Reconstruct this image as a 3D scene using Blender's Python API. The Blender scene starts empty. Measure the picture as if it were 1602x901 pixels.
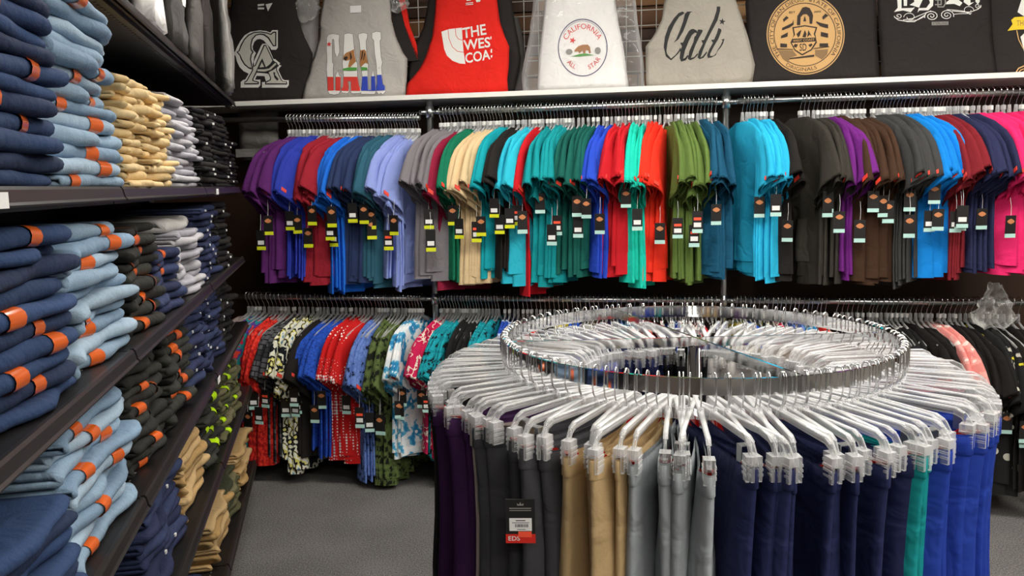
import bpy, bmesh, math, random
from mathutils import Matrix, Vector, noise
from mathutils.geometry import tessellate_polygon
rnd = random.Random(7)
PI = math.pi
rad = math.radians

# ------------------------------------------------------------------ camera, world, light, exposure
F, PITCH, ROLL = 1290.0, rad(7.2), rad(-1.03)
sc = bpy.context.scene
COL = sc.collection
CAMP = Vector((0, 0, 1.6))
CR = Matrix.Rotation(PI/2 - PITCH, 3, 'X') @ Matrix.Rotation(ROLL, 3, 'Z')
cd = bpy.data.cameras.new('camera')
cd.sensor_width = 36.0
cd.lens = F/1602*36
cd.clip_start = 0.02
cam = bpy.data.objects.new('camera', cd)
cam.matrix_world = Matrix.Translation(CAMP) @ CR.to_4x4()
COL.objects.link(cam)
sc.camera = cam

w = bpy.data.worlds.new('world')
sc.world = w
w.use_nodes = True
w.node_tree.nodes['Background'].inputs[0].default_value = (0.9, 0.95, 1.0, 1)
w.node_tree.nodes['Background'].inputs[1].default_value = 0.03
LAMP_STRENGTH = 19.5
LAMPS = [(-0.4, 2.95), (1.1, 2.75), (2.7, 2.5), (1.1, 0.5), (2.7, 0.5), (0.3, -1.6), (2.0, -1.6)]
CEIL = 3.0
sc.view_settings.view_transform = 'Standard'
sc.view_settings.look = 'None'
sc.view_settings.gamma = 1
sc.view_settings.exposure = 0.0
sc.view_settings.use_curve_mapping = False
sc.cycles.transparent_max_bounces = 20
sc.cycles.max_bounces = 8

# ------------------------------------------------------------------ frames of the place
WA = rad(10)                                     # the back wall runs slightly towards us on the right
WE = Vector((math.cos(WA), -math.sin(WA), 0))    # along the wall, to the right
WN = Vector((-math.sin(WA), -math.cos(WA), 0))   # out of the wall, towards the room
WP = Vector((-0.4095, 4.3517, 0))                # foot of the first post
GA = rad(12.6)
SG = Vector((-math.sin(GA), math.cos(GA), 0))    # along the jeans shelving, away from us
SL = Vector((-math.cos(GA), -math.sin(GA), 0))   # into the shelving
LIP = 0.41
RC = Vector((0.435, 1.945, 0))                   # foot of the round rack
RR, RZ = 0.455, 1.236
def W(s, d, z): return WP + WE*s + WN*d + Vector((0, 0, z))
def S(a, b, z): return SG*a + SL*(LIP + b) + Vector((0, 0, z))
def ray(x, y): return CR @ Vector(((x-801)/F, (450.5-y)/F, -1))
def hit(x, y, p0, n):
    d = ray(x, y)
    return CAMP + d*((p0-CAMP).dot(n)/d.dot(n))
def wall_at(x, y, d=0):                          # a point of the photograph on a plane parallel to the wall
    p = hit(x, y, WP + WN*d, WN)
    return (p-WP).dot(WE), p.z
ROTW, ROTS = -WA, PI/2 + GA

# ------------------------------------------------------------------ materials
MATS = {}
def lin(c): return tuple((v/12.92 if v <= .04045 else ((v+.055)/1.055)**2.4) for v in c)
def hexc(h): return lin(tuple(int(h[i:i+2], 16)/255 for i in (0, 2, 4)))
def new_mat(name):
    m = bpy.data.materials.new(name)
    m.use_nodes = True
    nt = m.node_tree
    return m, nt, nt.nodes['Principled BSDF']
def node(nt, t, **kw):
    n = nt.nodes.new(t)
    for k, v in kw.items():
        if k in n.inputs: n.inputs[k].default_value = v
        else: setattr(n, k, v)
    return n
def plain(name, col, rough=.6, metal=0., spec=.5, bump=0, bscale=200, alpha=1, coat=0):
    if name in MATS: return MATS[name]
    m, nt, b = new_mat(name)
    b.inputs['Base Color'].default_value = (*col, 1)
    b.inputs['Roughness'].default_value = rough
    b.inputs['Metallic'].default_value = metal
    b.inputs['Specular IOR Level'].default_value = spec
    b.inputs['Alpha'].default_value = alpha
    b.inputs['Coat Weight'].default_value = coat
    if bump:
        tc = node(nt, 'ShaderNodeTexCoord')
        n = node(nt, 'ShaderNodeTexNoise', Scale=bscale, Detail=3.)
        bp = node(nt, 'ShaderNodeBump', Strength=bump, Distance=.004)
        nt.links.new(tc.outputs['Object'], n.inputs['Vector'])
        nt.links.new(n.outputs['Fac'], bp.inputs['Height'])
        nt.links.new(bp.outputs['Normal'], b.inputs['Normal'])
    MATS[name] = m
    return m
def fabric(name, h, var=.25, rough=.85, sheen=0, scale=9, fine=260, bump=.12, crease=.45):
    if name in MATS: return MATS[name]
    col = hexc(h)
    m, nt, b = new_mat(name)
    L = nt.links.new
    tc = node(nt, 'ShaderNodeTexCoord')
    oi = node(nt, 'ShaderNodeObjectInfo')
    n1 = node(nt, 'ShaderNodeTexNoise', Scale=float(scale), Detail=4.)
    n2 = node(nt, 'ShaderNodeTexNoise', Scale=float(fine), Detail=2.)
    L(tc.outputs['Object'], n1.inputs['Vector'])
    L(tc.outputs['Object'], n2.inputs['Vector'])
    ad = node(nt, 'ShaderNodeMath', operation='ADD')
    L(n1.outputs['Fac'], ad.inputs[0])
    L(n2.outputs['Fac'], ad.inputs[1])
    ad2 = node(nt, 'ShaderNodeMath', operation='MULTIPLY_ADD')
    L(oi.outputs['Random'], ad2.inputs[0])
    ad2.inputs[1].default_value = .5
    L(ad.outputs[0], ad2.inputs[2])
    mr = node(nt, 'ShaderNodeMapRange')
    mr.inputs['From Min'].default_value = .6
    mr.inputs['From Max'].default_value = 1.9
    mr.inputs['To Min'].default_value = 1-var
    mr.inputs['To Max'].default_value = 1+var
    L(ad2.outputs[0], mr.inputs['Value'])
    mx = node(nt, 'ShaderNodeVectorMath', operation='SCALE')
    mx.inputs[0].default_value = col
    L(mr.outputs[0], mx.inputs['Scale'])
    L(mx.outputs[0], b.inputs['Base Color'])
    b.inputs['Roughness'].default_value = rough
    b.inputs['Specular IOR Level'].default_value = .25
    b.inputs['Sheen Weight'].default_value = sheen
    bp = node(nt, 'ShaderNodeBump', Strength=bump, Distance=.003)
    L(n2.outputs['Fac'], bp.inputs['Height'])
    n3 = node(nt, 'ShaderNodeTexNoise', Scale=13., Detail=2., Distortion=1.2)
    L(tc.outputs['Object'], n3.inputs['Vector'])
    bp2 = node(nt, 'ShaderNodeBump', Strength=crease, Distance=.02)
    L(n3.outputs['Fac'], bp2.inputs['Height'])
    L(bp2.outputs['Normal'], bp.inputs['Normal'])
    L(bp.outputs['Normal'], b.inputs['Normal'])
    MATS[name] = m
    return m
def patterned(name, cols, stops, scale, kind='noise', detail=2.):
    """print on cloth: a texture cut into flat colours"""
    if name in MATS: return MATS[name]
    m, nt, b = new_mat(name)
    L = nt.links.new
    tc = node(nt, 'ShaderNodeTexCoord')
    if kind == 'noise':
        t = node(nt, 'ShaderNodeTexNoise', Scale=float(scale), Detail=detail)
        out = t.outputs['Fac']
    elif kind == 'cells':
        t = node(nt, 'ShaderNodeTexVoronoi', Scale=float(scale))
        sp = node(nt, 'ShaderNodeSeparateColor')
        L(t.outputs['Color'], sp.inputs[0])
        out = sp.outputs[0]
    elif kind == 'spots':
        t = node(nt, 'ShaderNodeTexVoronoi', Scale=float(scale))
        out = t.outputs['Distance']
    elif kind == 'blobs':
        t = node(nt, 'ShaderNodeTexVoronoi', Scale=float(scale))
        sp = node(nt, 'ShaderNodeSeparateColor')
        L(t.outputs['Color'], sp.inputs[0])
        lt = node(nt, 'ShaderNodeMath', operation='LESS_THAN')
        L(t.outputs['Distance'], lt.inputs[0])
        lt.inputs[1].default_value = .3
        mu = node(nt, 'ShaderNodeMath', operation='MULTIPLY')
        L(lt.outputs[0], mu.inputs[0])
        L(sp.outputs[0], mu.inputs[1])
        out = mu.outputs[0]
    elif kind == 'dots':
        t = node(nt, 'ShaderNodeTexVoronoi', Scale=float(scale), Randomness=.12)
        n = node(nt, 'ShaderNodeTexNoise', Scale=scale*.22, Detail=1.)
        L(tc.outputs['Object'], n.inputs['Vector'])
        ma = node(nt, 'ShaderNodeMath', operation='MULTIPLY_ADD')
        L(n.outputs['Fac'], ma.inputs[0])
        ma.inputs[1].default_value = .9
        L(t.outputs['Distance'], ma.inputs[2])
        out = ma.outputs[0]
    elif kind == 'weave':
        t = node(nt, 'ShaderNodeTexBrick', Scale=float(scale))
        t.inputs['Color1'].default_value = (.1, .1, .1, 1)
        t.inputs['Color2'].default_value = (.6, .6, .6, 1)
        t.inputs['Mortar'].default_value = (1, 1, 1, 1)
        t.inputs['Mortar Size'].default_value = .03
        out = t.outputs['Color']
    if kind == 'weave':
        mp = node(nt, 'ShaderNodeMapping')
        mp.inputs['Rotation'].default_value = (PI/2, 0, .3)
        L(tc.outputs['Object'], mp.inputs['Vector'])
        L(mp.outputs[0], t.inputs['Vector'])
    else:
        L(tc.outputs['Object'], t.inputs['Vector'])
    r = node(nt, 'ShaderNodeValToRGB')
    r.color_ramp.interpolation = 'CONSTANT'
    els = r.color_ramp.elements
    while len(els) < len(cols): els.new(.5)
    for e, c, s in zip(els, cols, stops):
        e.position = s
        e.color = (*hexc(c), 1)
    L(out, r.inputs['Fac'])
    L(r.outputs['Color'], b.inputs['Base Color'])
    b.inputs['Roughness'].default_value = .85
    b.inputs['Specular IOR Level'].default_value = .25
    MATS[name] = m
    return m
def clear_plastic(name, tint, body, rough=.08, blend=.35, edge=.75):
    """clear on the face, milky and shining towards its edges"""
    if name in MATS: return MATS[name]
    m, nt, b = new_mat(name)
    L = nt.links.new
    b.inputs['Base Color'].default_value = (*tint, 1)
    b.inputs['Roughness'].default_value = rough
    b.inputs['Specular IOR Level'].default_value = 1.0
    tr = node(nt, 'ShaderNodeBsdfTransparent')
    tr.inputs[0].default_value = (.97, .97, .97, 1)
    lw = node(nt, 'ShaderNodeLayerWeight', Blend=blend)
    mr = node(nt, 'ShaderNodeMapRange')
    mr.inputs['To Min'].default_value = body
    mr.inputs['To Max'].default_value = edge
    L(lw.outputs['Facing'], mr.inputs['Value'])
    mx = node(nt, 'ShaderNodeMixShader')
    L(mr.outputs[0], mx.inputs[0])
    L(tr.outputs[0], mx.inputs[1])
    L(b.outputs[0], mx.inputs[2])
    L(mx.outputs[0], nt.nodes['Material Output'].inputs[0])
    MATS[name] = m
    return m
CHROME = plain('chrome', (.82, .82, .82), .06, 1)
STEEL = plain('galvanised_steel', (.55, .56, .56), .28, 1, bump=.15, bscale=60)
WIRE = plain('hook_wire', (.75, .75, .74), .16, 1)
BLACKMETAL = plain('black_metal', (.008, .007, .007), .42, 0, .45, bump=.08, bscale=90)
LIPMAT = plain('brown_black_channel', (.014, .011, .010), .36, 0, .6)
WHITEBOARD = plain('white_melamine', (.82, .80, .76), .45)
WHITEPAINT = plain('white_wire_paint', (.72, .70, .64), .5)
CLEAR = clear_plastic('clear_hanger_plastic', (.95, .96, .96), .11, .05, .4, .7)
CLEARDIM = clear_plastic('clear_shirt_hanger_plastic', (.85, .86, .86), .3)
FILM = clear_plastic('clear_film', (.95, .95, .95), .05, .04, .5, .7)
PAPER = plain('white_paper', (.85, .85, .83), .5)
TAGBLACK = plain('black_card', (.012, .011, .011), .4)
LIME = plain('lime_band', hexc('d8e020'), .5)
MINT = plain('mint_band', hexc('b8e0d8'), .5)
ORANGE = plain('orange_size_strip', hexc('d9601c'), .22, spec=.6, coat=.5)
LIMESTRIP = plain('lime_size_strip', hexc('b4e010'), .4)
LOGORED = plain('red_label', hexc('e03a26'), .6)
LOGOORANGE = plain('orange_print', hexc('c98050'), .6)
TAGRED = plain('red_card', hexc('d8281c'), .45)
STICKORANGE = plain('fluorescent_orange_sticker', hexc('ff5a3c'), .5)
PRINTBLACK = plain('black_print', (.012, .012, .012), .7)
PRINTWHITE = plain('white_print', (.80, .79, .75), .7)
REDLINING = fabric('red_lining', 'c02018', .2)
GREYCLIP = plain('metal_clip', (.45, .46, .46), .3, .9)

# ------------------------------------------------------------------ object helpers
def mesh(name, vs, fs, smooth=True):
    me = bpy.data.meshes.new(name)
    me.from_pydata([tuple(v) for v in vs], [], fs)
    if smooth: me.polygons.foreach_set('use_smooth', [True]*len(me.polygons))
    me.update()
    return me
def add(name, me, mat=None, parent=None, loc=(0, 0, 0), rz=0, rot=None, kind=None):
    o = bpy.data.objects.new(name, me)
    COL.objects.link(o)
    o.location = loc
    o.rotation_euler = rot if rot else (0, 0, rz)
    if parent: o.parent = parent
    if mat:
        if not me.materials: me.materials.append(None)
        o.material_slots[0].link = 'OBJECT'
        o.material_slots[0].material = mat
    if kind: o['kind'] = kind
    return o
def thing(name, label, cat, loc=(0, 0, 0), rz=0, group=None, rot=None):
    o = bpy.data.objects.new(name, None)
    o.empty_display_size = .05
    COL.objects.link(o)
    o.location = loc
    o.rotation_euler = rot if rot else (0, 0, rz)
    return tag(o, label, cat, group)
def tag(o, label, cat, group=None):
    o['label'] = label
    o['category'] = cat
    if group: o['group'] = group
    return o
class MB:
    def __init__(s): s.v, s.f = [], []
    def raw(s, vs, fs):
        k = len(s.v)
        s.v += [tuple(v) for v in vs]
        s.f += [tuple(i+k for i in f) for f in fs]
        return s
    def box(s, x0, x1, y0, y1, z0, z1):
        return s.raw([(x0, y0, z0), (x1, y0, z0), (x1, y1, z0), (x0, y1, z0), (x0, y0, z1), (x1, y0, z1), (x1, y1, z1), (x0, y1, z1)],
                     [(0, 3, 2, 1), (4, 5, 6, 7), (0, 1, 5, 4), (1, 2, 6, 5), (2, 3, 7, 6), (3, 0, 4, 7)])
    def tube(s, path, r, n=6, cap=True, sx=1., sy=1.):
        path = [Vector(p) for p in path]
        vs, fs = [], []
        up0 = None
        for i, p in enumerate(path):
            t = (path[min(i+1, len(path)-1)]-path[max(i-1, 0)]).normalized()
            if up0 is None:
                up0 = Vector((0, 1, 0)) if abs(t.y) < .9 else Vector((1, 0, 0))
            a = (up0 - t*up0.dot(t)).normalized()
            b = t.cross(a)
            up0 = a
            rr = r[i] if isinstance(r, (list, tuple)) else r
            for k in range(n):
                q = 2*PI*(k+.5)/n
                vs.append(p + a*(math.cos(q)*rr*sx) + b*(math.sin(q)*rr*sy))
        for i in range(len(path)-1):
            for k in range(n):
                fs.append((i*n+k, i*n+(k+1) % n, (i+1)*n+(k+1) % n, (i+1)*n+k))
        if cap:
            fs.append(tuple(range(n-1, -1, -1)))
            fs.append(tuple(range((len(path)-1)*n, len(path)*n)))
        return s.raw(vs, fs)
    def loft(s, rows, closed=True, cap=False):
        n = len(rows[0])
        fs = []
        for i in range(len(rows)-1):
            for k in range(n if closed else n-1):
                fs.append((i*n+k, i*n+(k+1) % n, (i+1)*n+(k+1) % n, (i+1)*n+k))
        if cap:
            fs.append(tuple(range(n-1, -1, -1)))
            fs.append(tuple(range((len(rows)-1)*n, len(rows)*n)))
        return s.raw([p for r in rows for p in r], fs)
    def me(s, name, smooth=False): return mesh(name, s.v, s.f, smooth)
    def build(s, name, mat, parent=None, smooth=False, **kw): return add(name, s.me(name, smooth), mat, parent, **kw)
def structure(o):
    o['kind'] = 'structure'
    return o
ORD = 'first second third fourth fifth sixth seventh eighth ninth tenth eleventh twelfth thirteenth fourteenth fifteenth sixteenth seventeenth eighteenth nineteenth twentieth'.split()
def ordn(i): return ORD[i] if i < 20 else '%d-th' % (i+1)
def sgnpow(v, p): return math.copysign(abs(v)**p, v)
def lerp(a, b, t): return a+(b-a)*t
def interp(tab, z):
    """tab: rows (z, ...) sorted by falling z"""
    if z >= tab[0][0]: return tab[0][1:]
    for p, q in zip(tab, tab[1:]):
        if z >= q[0]:
            t = (z-p[0])/(q[0]-p[0])
            return tuple(lerp(a, b, t) for a, b in zip(p[1:], q[1:]))
    return tab[-1][1:]

# ------------------------------------------------------------------ text and print helpers
TXT = {}
def text_geo(s, bold=0.0):
    """flat letters of the built-in font: vertices (width normalised to 1 unit height) and faces"""
    if (s, bold) in TXT: return TXT[(s, bold)]
    cu = bpy.data.curves.new('lettering', 'FONT')
    cu.body = s
    cu.offset = bold
    cu.resolution_u = 3
    ob = bpy.data.objects.new('lettering', cu)
    COL.objects.link(ob)
    bpy.context.view_layer.update()
    dg = bpy.context.evaluated_depsgraph_get()
    me = ob.evaluated_get(dg).to_mesh()
    vs = [v.co.copy() for v in me.vertices]
    fs = [tuple(p.vertices) for p in me.polygons]
    ob.evaluated_get(dg).to_mesh_clear()
    bpy.data.objects.remove(ob)
    bpy.data.curves.remove(cu)
    x0, x1 = min(v.x for v in vs), max(v.x for v in vs)
    y0, y1 = min(v.y for v in vs), max(v.y for v in vs)
    vs = [((v.x-x0)/(x1-x0), (v.y-y0)/(y1-y0)) for v in vs]
    TXT[(s, bold)] = (vs, fs, (x1-x0)/(y1-y0))
    return TXT[(s, bold)]
def star(cx, cy, r, rot=0, inner=.4):
    return [(cx+r*(1 if k % 2 == 0 else inner)*math.sin(rot+k*PI/5), cy-r*(1 if k % 2 == 0 else inner)*math.cos(rot+k*PI/5)) for k in range(10)]
def ell(cx, cy, rx, ry, n=40): return [(cx+rx*math.cos(2*PI*k/n), cy+ry*math.sin(2*PI*k/n)) for k in range(n)]
def grow(poly, d):
    n = len(poly)
    area = sum(poly[i][0]*poly[(i+1) % n][1]-poly[(i+1) % n][0]*poly[i][1] for i in range(n))
    sg = 1 if area > 0 else -1
    out = []
    for i in range(n):
        a, b, c = Vector(poly[i-1]), Vector(poly[i]), Vector(poly[(i+1) % n])
        u, v = (b-a), (c-b)
        if u.length < 1e-6 or v.length < 1e-6:
            out.append(tuple(b))
            continue
        u.normalize(); v.normalize()
        nn = Vector((u.y, -u.x))+Vector((v.y, -v.x))
        if nn.length < .3: nn = Vector((u.y, -u.x))
        nn.normalize()
        out.append(tuple(b+nn*d*sg))
    return out
def stroke(pts, w):
    """polyline to outline polygon strip pieces (quads)"""
    res = []
    for p, q in zip(pts, pts[1:]):
        a, b = Vector(p), Vector(q)
        if (b-a).length < 1e-6: continue
        t = (b-a).normalized()
        n = Vector((-t.y, t.x))*w*.5
        e = t*w*.2
        res.append([tuple(a-e+n), tuple(a-e-n), tuple(b+e-n), tuple(b+e+n)])
    return res
def quad_text(s, q, bold=0.0):
    """letters laid into a quad (tl, tr, br, bl) of picture points: list of (verts, faces)"""
    vs, fs, _ = text_geo(s, bold)
    tl, tr, br, bl = [Vector(p) for p in q]
    return [tuple((bl.lerp(br, x)).lerp(tl.lerp(tr, x), y)) for x, y in vs], fs
def arc_text(s, cx, cy, rx, ry, a0, a1, h, bold=0.0, inside=False):
    """letters along an ellipse; a0..a1 clockwise degrees from twelve o'clock"""
    vs, fs, _ = text_geo(s, bold)
    out = []
    for x, y in vs:
        a = rad(lerp(a0, a1, x))
        k = (h*(1-y) if inside else h*y)
        out.append((cx+(rx+k)*math.sin(a), cy-(ry+k)*math.cos(a)))
    return out, fs

# ------------------------------------------------------------------ the setting
def carpet():
    m, nt, b = new_mat('grey_carpet')
    L = nt.links.new
    tc = node(nt, 'ShaderNodeTexCoord')
    n = node(nt, 'ShaderNodeTexNoise', Scale=150., Detail=4.)
    n2 = node(nt, 'ShaderNodeTexNoise', Scale=2.5, Detail=3.)
    L(tc.outputs['Object'], n.inputs['Vector'])
    L(tc.outputs['Object'], n2.inputs['Vector'])
    r = node(nt, 'ShaderNodeValToRGB')
    r.color_ramp.elements[0].position = .33
    r.color_ramp.elements[0].color = (.055, .054, .052, 1)
    r.color_ramp.elements[1].position = .72
    r.color_ramp.elements[1].color = (.24, .23, .22, 1)
    ad = node(nt, 'ShaderNodeMath', operation='MULTIPLY_ADD')
    L(n2.outputs['Fac'], ad.inputs[0])
    ad.inputs[1].default_value = .25
    L(n.outputs['Fac'], ad.inputs[2])
    sb = node(nt, 'ShaderNodeMath', operation='SUBTRACT')
    L(ad.outputs[0], sb.inputs[0])
    sb.inputs[1].default_value = .12
    L(sb.outputs[0], r.inputs['Fac'])
    L(r.outputs['Color'], b.inputs['Base Color'])
    b.inputs['Roughness'].default_value = .95
    bp = node(nt, 'ShaderNodeBump', Strength=.6, Distance=.006)
    L(n.outputs['Fac'], bp.inputs['Height'])
    L(bp.outputs['Normal'], b.inputs['Normal'])
    return m
structure(MB().box(-4.5, 5.5, -3.6, 6.2, -.05, 0).build('floor', carpet()))
structure(MB().box(-4.5, 5.5, -3.6, 6.2, CEIL, CEIL+.05).build('ceiling', plain('ceiling_tile', (.45, .44, .42), .8, bump=.3, bscale=40)))
WALLD = -.36
DARKBROWN = plain('dark_brown_wall', hexc('3a2415'), .6, bump=.1, bscale=30)
wb = structure(MB().box(-2.9, 5.2, 0, .1, 0, CEIL).build('wall_back', DARKBROWN, loc=W(0, WALLD, 0), rz=ROTW))
browns = [plain('plank_'+n, hexc(h), .6, bump=.2, bscale=25) for n, h in (('tan', 'a87c4c'), ('brown', '7a5230'), ('umber', '4a2e1c'), ('oak', '94683c'))]
for row in range(6):
    x = -1.6 + .23*(row % 2)
    while x < 4.4:
        L_ = .62 + .2*rnd.random()
        MB().box(x+.003, x+L_-.003, -.022-.008*rnd.random(), 0, 2.06+row*.115, 2.06+row*.115+.108).build(
            'plank', browns[min(3, int(rnd.random()*4))] if x < 1.2 else browns[[1, 2, 2, 0][int(rnd.random()*4)]], wb)
        x += L_
structure(MB().box(-3.2, 5.4, 0, .1, 0, CEIL).build('wall_left', plain('left_wall_paint', (.10, .08, .07), .7), loc=S(0, .60, 0), rz=ROTS-0))
structure(MB().box(4.6, 4.7, -3.5, 4.2, 0, CEIL).build('wall_right', plain('cream_wall', (.30, .28, .25), .8)))
structure(MB().box(-2.6, 4.7, -3.55, -3.45, 0, CEIL).build('wall_front', plain('cream_wall', (.30, .28, .25), .8)))

# ceiling lights: troffers of the shop, above the frame
EM = bpy.data.materials.new('lamp_diffuser')
EM.use_nodes = True
_nt = EM.node_tree
_nt.nodes.remove(_nt.nodes['Principled BSDF'])
_e = node(_nt, 'ShaderNodeEmission', Strength=LAMP_STRENGTH)
_e.inputs['Color'].default_value = (1, .955, .88, 1)
_nt.links.new(_e.outputs[0], _nt.nodes['Material Output'].inputs[0])
def lamp_word(x, y): return ('near the back wall' if y > 2 else 'over the aisle by the shelving' if y > 0 else 'behind the viewer') + ', ' + ('left one' if x < .5 else 'middle one' if x < 1.9 else 'right one')
tro_f = MB().box(-.62, .62, -.32, -.28, -.05, 0).box(-.62, .62, .28, .32, -.05, 0).box(-.62, -.58, -.28, .28, -.05, 0).box(.58, .62, -.28, .28, -.05, 0).me('frame')
tro_d = MB().box(-.58, .58, -.28, .28, -.03, -.02).me('diffuser')
for x, y in LAMPS:
    t = thing('ceiling_light', 'white framed fluorescent ceiling troffer ' + lamp_word(x, y), 'ceiling light', (x, y, CEIL-.001), 0, 'ceiling troffers')
    add('frame', tro_f, WHITEBOARD, t)
    add('diffuser', tro_d, EM, t)

# ------------------------------------------------------------------ jeans shelving (left)
TIER = [2.025, 1.607, 1.262, .935, .60, .205]
SECT = [(.62, 1.87), (1.87, 3.10), (3.10, 4.33)]
lipz = .026
SECW = ['near', 'middle', 'far']
for k, (a0, a1) in enumerate(SECT):
    t = thing('shelving_unit', '%s bay of black metal shelving stacked with folded jeans' % SECW[k], 'shelving', S(a0, 0, 0), ROTS, 'black shelving bays')
    Ln = a1-a0
    MB().box(0, Ln, .46, .48, 0, 2.45).build('back_panel', BLACKMETAL, t)
    for x in ((.0, .03), (Ln-.03, Ln)):
        MB().box(x[0], x[1], .42, .46, 0, 2.45).build('upright', BLACKMETAL, t)
    for j, z in enumerate(TIER):
        m = MB().box(.004, Ln-.004, .012, .46, z-.022, z-.002)
        m.box(.004, Ln-.004, .02, .035, z-.034, z-.022)
        sh = m.build('shelf' if j < 5 else 'base_deck', BLACKMETAL, t)
        # price channel with a lip leaning out at the bottom
        prof = [(.012, z+.002), (.005, z+.002), (.001, z-.003), (-.003, z-.020), (-.007, z-.024), (-.006, z-.027), (.0, z-.026), (.008, z-.012), (.012, z-.010)]
        MB().loft([[(x, p[0], p[1]) for p in prof] for x in (.006, Ln-.006)], True, True).build('price_channel', LIPMAT, sh)
        sm = MB()
        for q in range(int(Ln/.028)):
            sm.box(.03+q*.028, .040+q*.028, .058, .062, z-.0025, z-.0012)
            sm.box(.03+q*.028, .040+q*.028, .050, .056, z-.0235, z-.0215)
        sm.build('slot_row', plain('slot_edge', (.16, .15, .14), .4), sh, kind='stuff')
    MB().box(0, Ln, .055, .07, 0, TIER[5]-.03).build('kick_plate', BLACKMETAL, t)
    for (kk, tt, a) in ((0, 1, 1.165), (1, 3, 3.07), (2, 1, 3.36)):
        if kk == k:
            MB().box(a-a0-.028, a-a0+.028, -.010, -.0075, TIER[tt]-.027, TIER[tt]-.006).build('label_holder', PAPER, t)

# folded jeans: a cloth folded over twice, its fold towards the aisle
def fold_profile(h, dep):
    tq = h*.47
    o = [(dep, h), (dep*.7, h*1.01), (dep*.35, h), (h*.75, h)]
    for k in range(7):
        a = PI/2 + PI*k/6
        o.append((h*.55 + math.cos(a)*h*.55, h/2 + math.sin(a)*h/2))
    o += [(h*.75, 0), (dep*.35, 0), (dep*.7, 0), (dep*.98, 0)]
    i = [(dep*.98, tq), (dep*.5, tq), (h*.8, tq*.98), (h*.55, h*.5), (h*.8, h-tq*.98), (dep*.5, h-tq), (dep, h-tq)]
    return o + i
JM = {}
def jean_mesh(wd, h, var):
    key = (round(wd, 2), round(h, 4), var)
    if key in JM: return JM[key]
    r = random.Random(var*91+int(wd*100))
    p1, p2, p3 = r.random()*6, r.random()*6, r.random()*6
    n = 13
    rows = []
    prof = fold_profile(h, .285)
    def place(u, y, z, off=0):
        t = u/wd
        front = max(0, 1-y/.12)
        sag = -.14*h*math.sin(t*5+p1) - .05*h*math.sin(t*16+p2)
        yy = y - front*(.011*math.sin(t*7+p1)+.007*math.sin(t*13+p2))
        end = min(t, 1-t)
        sq = 1-.16*max(0, 1-end/.10)
        zz = h/2+(z-h/2)*sq*(1+.08*math.sin(t*9+p3)) + sag*(1 if z > h*.5 else .3)
        return (u-wd/2, yy, zz)
    for i in range(n):
        t = i/(n-1)
        t = t - .07*math.sin(2*PI*t)
        rows.append([place(t*wd, y, z) for y, z in prof])
    b = MB().loft(rows[::-1], True, True)
    # size strip, running over the fold
    out = []
    su = wd*(.2+.12*(var % 5)); sw = .040 if wd > .3 else .03
    strip = [(y, z) for y, z in prof[2:14]]
    cy, cz = .05, h/2
    for u in (su, su+sw*.33, su+sw*.66, su+sw):
        r_ = []
        for (y, z) in strip:
            d = Vector((y-cy if y < .05 else 0, z-cz)).normalized()*.0034
            q = place(u, y, z)
            r_.append((q[0], q[1]+d[0], q[2]+d[1]))
        out.append(r_)
    st = MB().loft(out[::-1], False)
    lab = MB()   # small stitched paper sticker on the fold
    q = place(su+.02, 0, h*.55)
    lab.box(q[0]-.006, q[0]+.006, q[1]-.003, q[1]+.004, q[2]-.004, q[2]+.004)
    JM[key] = (b.me('folded_jeans', True), st.me('size_strip', True), lab.me('size_sticker'))
    return JM[key]
DEN = {
 'dark': [fabric('dark_denim_'+str(i), h, .45, scale=7, fine=330, bump=.3) for i, h in enumerate(('2a3c5e', '26334f', '31456a'))],
 'light': [fabric('light_denim_'+str(i), h, .28, scale=6, fine=330, bump=.3) for i, h in enumerate(('8ba3b8', '9db2c4', '7f98b0'))],
 'khaki': [fabric('khaki_twill_'+str(i), h, .12) for i, h in enumerate(('d8bd8c', 'd2b583', 'dcc394'))],
 'grey': [fabric('grey_twill_'+str(i), h, .15) for i, h in enumerate(('a9a8ae', 'b3b1b5', '9d9ca4'))],
 'black': [fabric('black_denim_'+str(i), h, .3) for i, h in enumerate(('1e1c1d', '252321', '191719'))],
 'coal': [fabric('charcoal_denim_'+str(i), h, .3) for i, h in enumerate(('2c2c2a', '33342f', '262624'))],
 'navy': [fabric('navy_twill_'+str(i), h, .25) for i, h in enumerate(('2a3150', '303a5a', '232a46'))],
 'olive': [fabric('olive_camo_'+str(i), h, .4) for i, h in enumerate(('55553a', '6a654a', '3f4230'))],
 'tan': [fabric('tan_canvas_'+str(i), h, .18) for i, h in enumerate(('b89868', 'a88858', 'c0a274'))],
 'white': [fabric('pale_grey_knit', 'c4c2be', .1)],
 'mauve': [fabric('mauve_twill', '8a7a76', .15)],
}
CNAME = dict(dark='dark blue denim jeans', light='light blue washed jeans', khaki='khaki trousers', grey='light grey trousers', black='black jeans', coal='charcoal black jeans', navy='navy work trousers', olive='olive camouflage trousers', tan='tan canvas trousers', white='pale grey knit sweater', mauve='mauve grey trousers')
TNAME = ['top ledge', 'eye-level shelf', 'second shelf', 'third shelf', 'fourth shelf', 'bottom deck']
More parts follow.
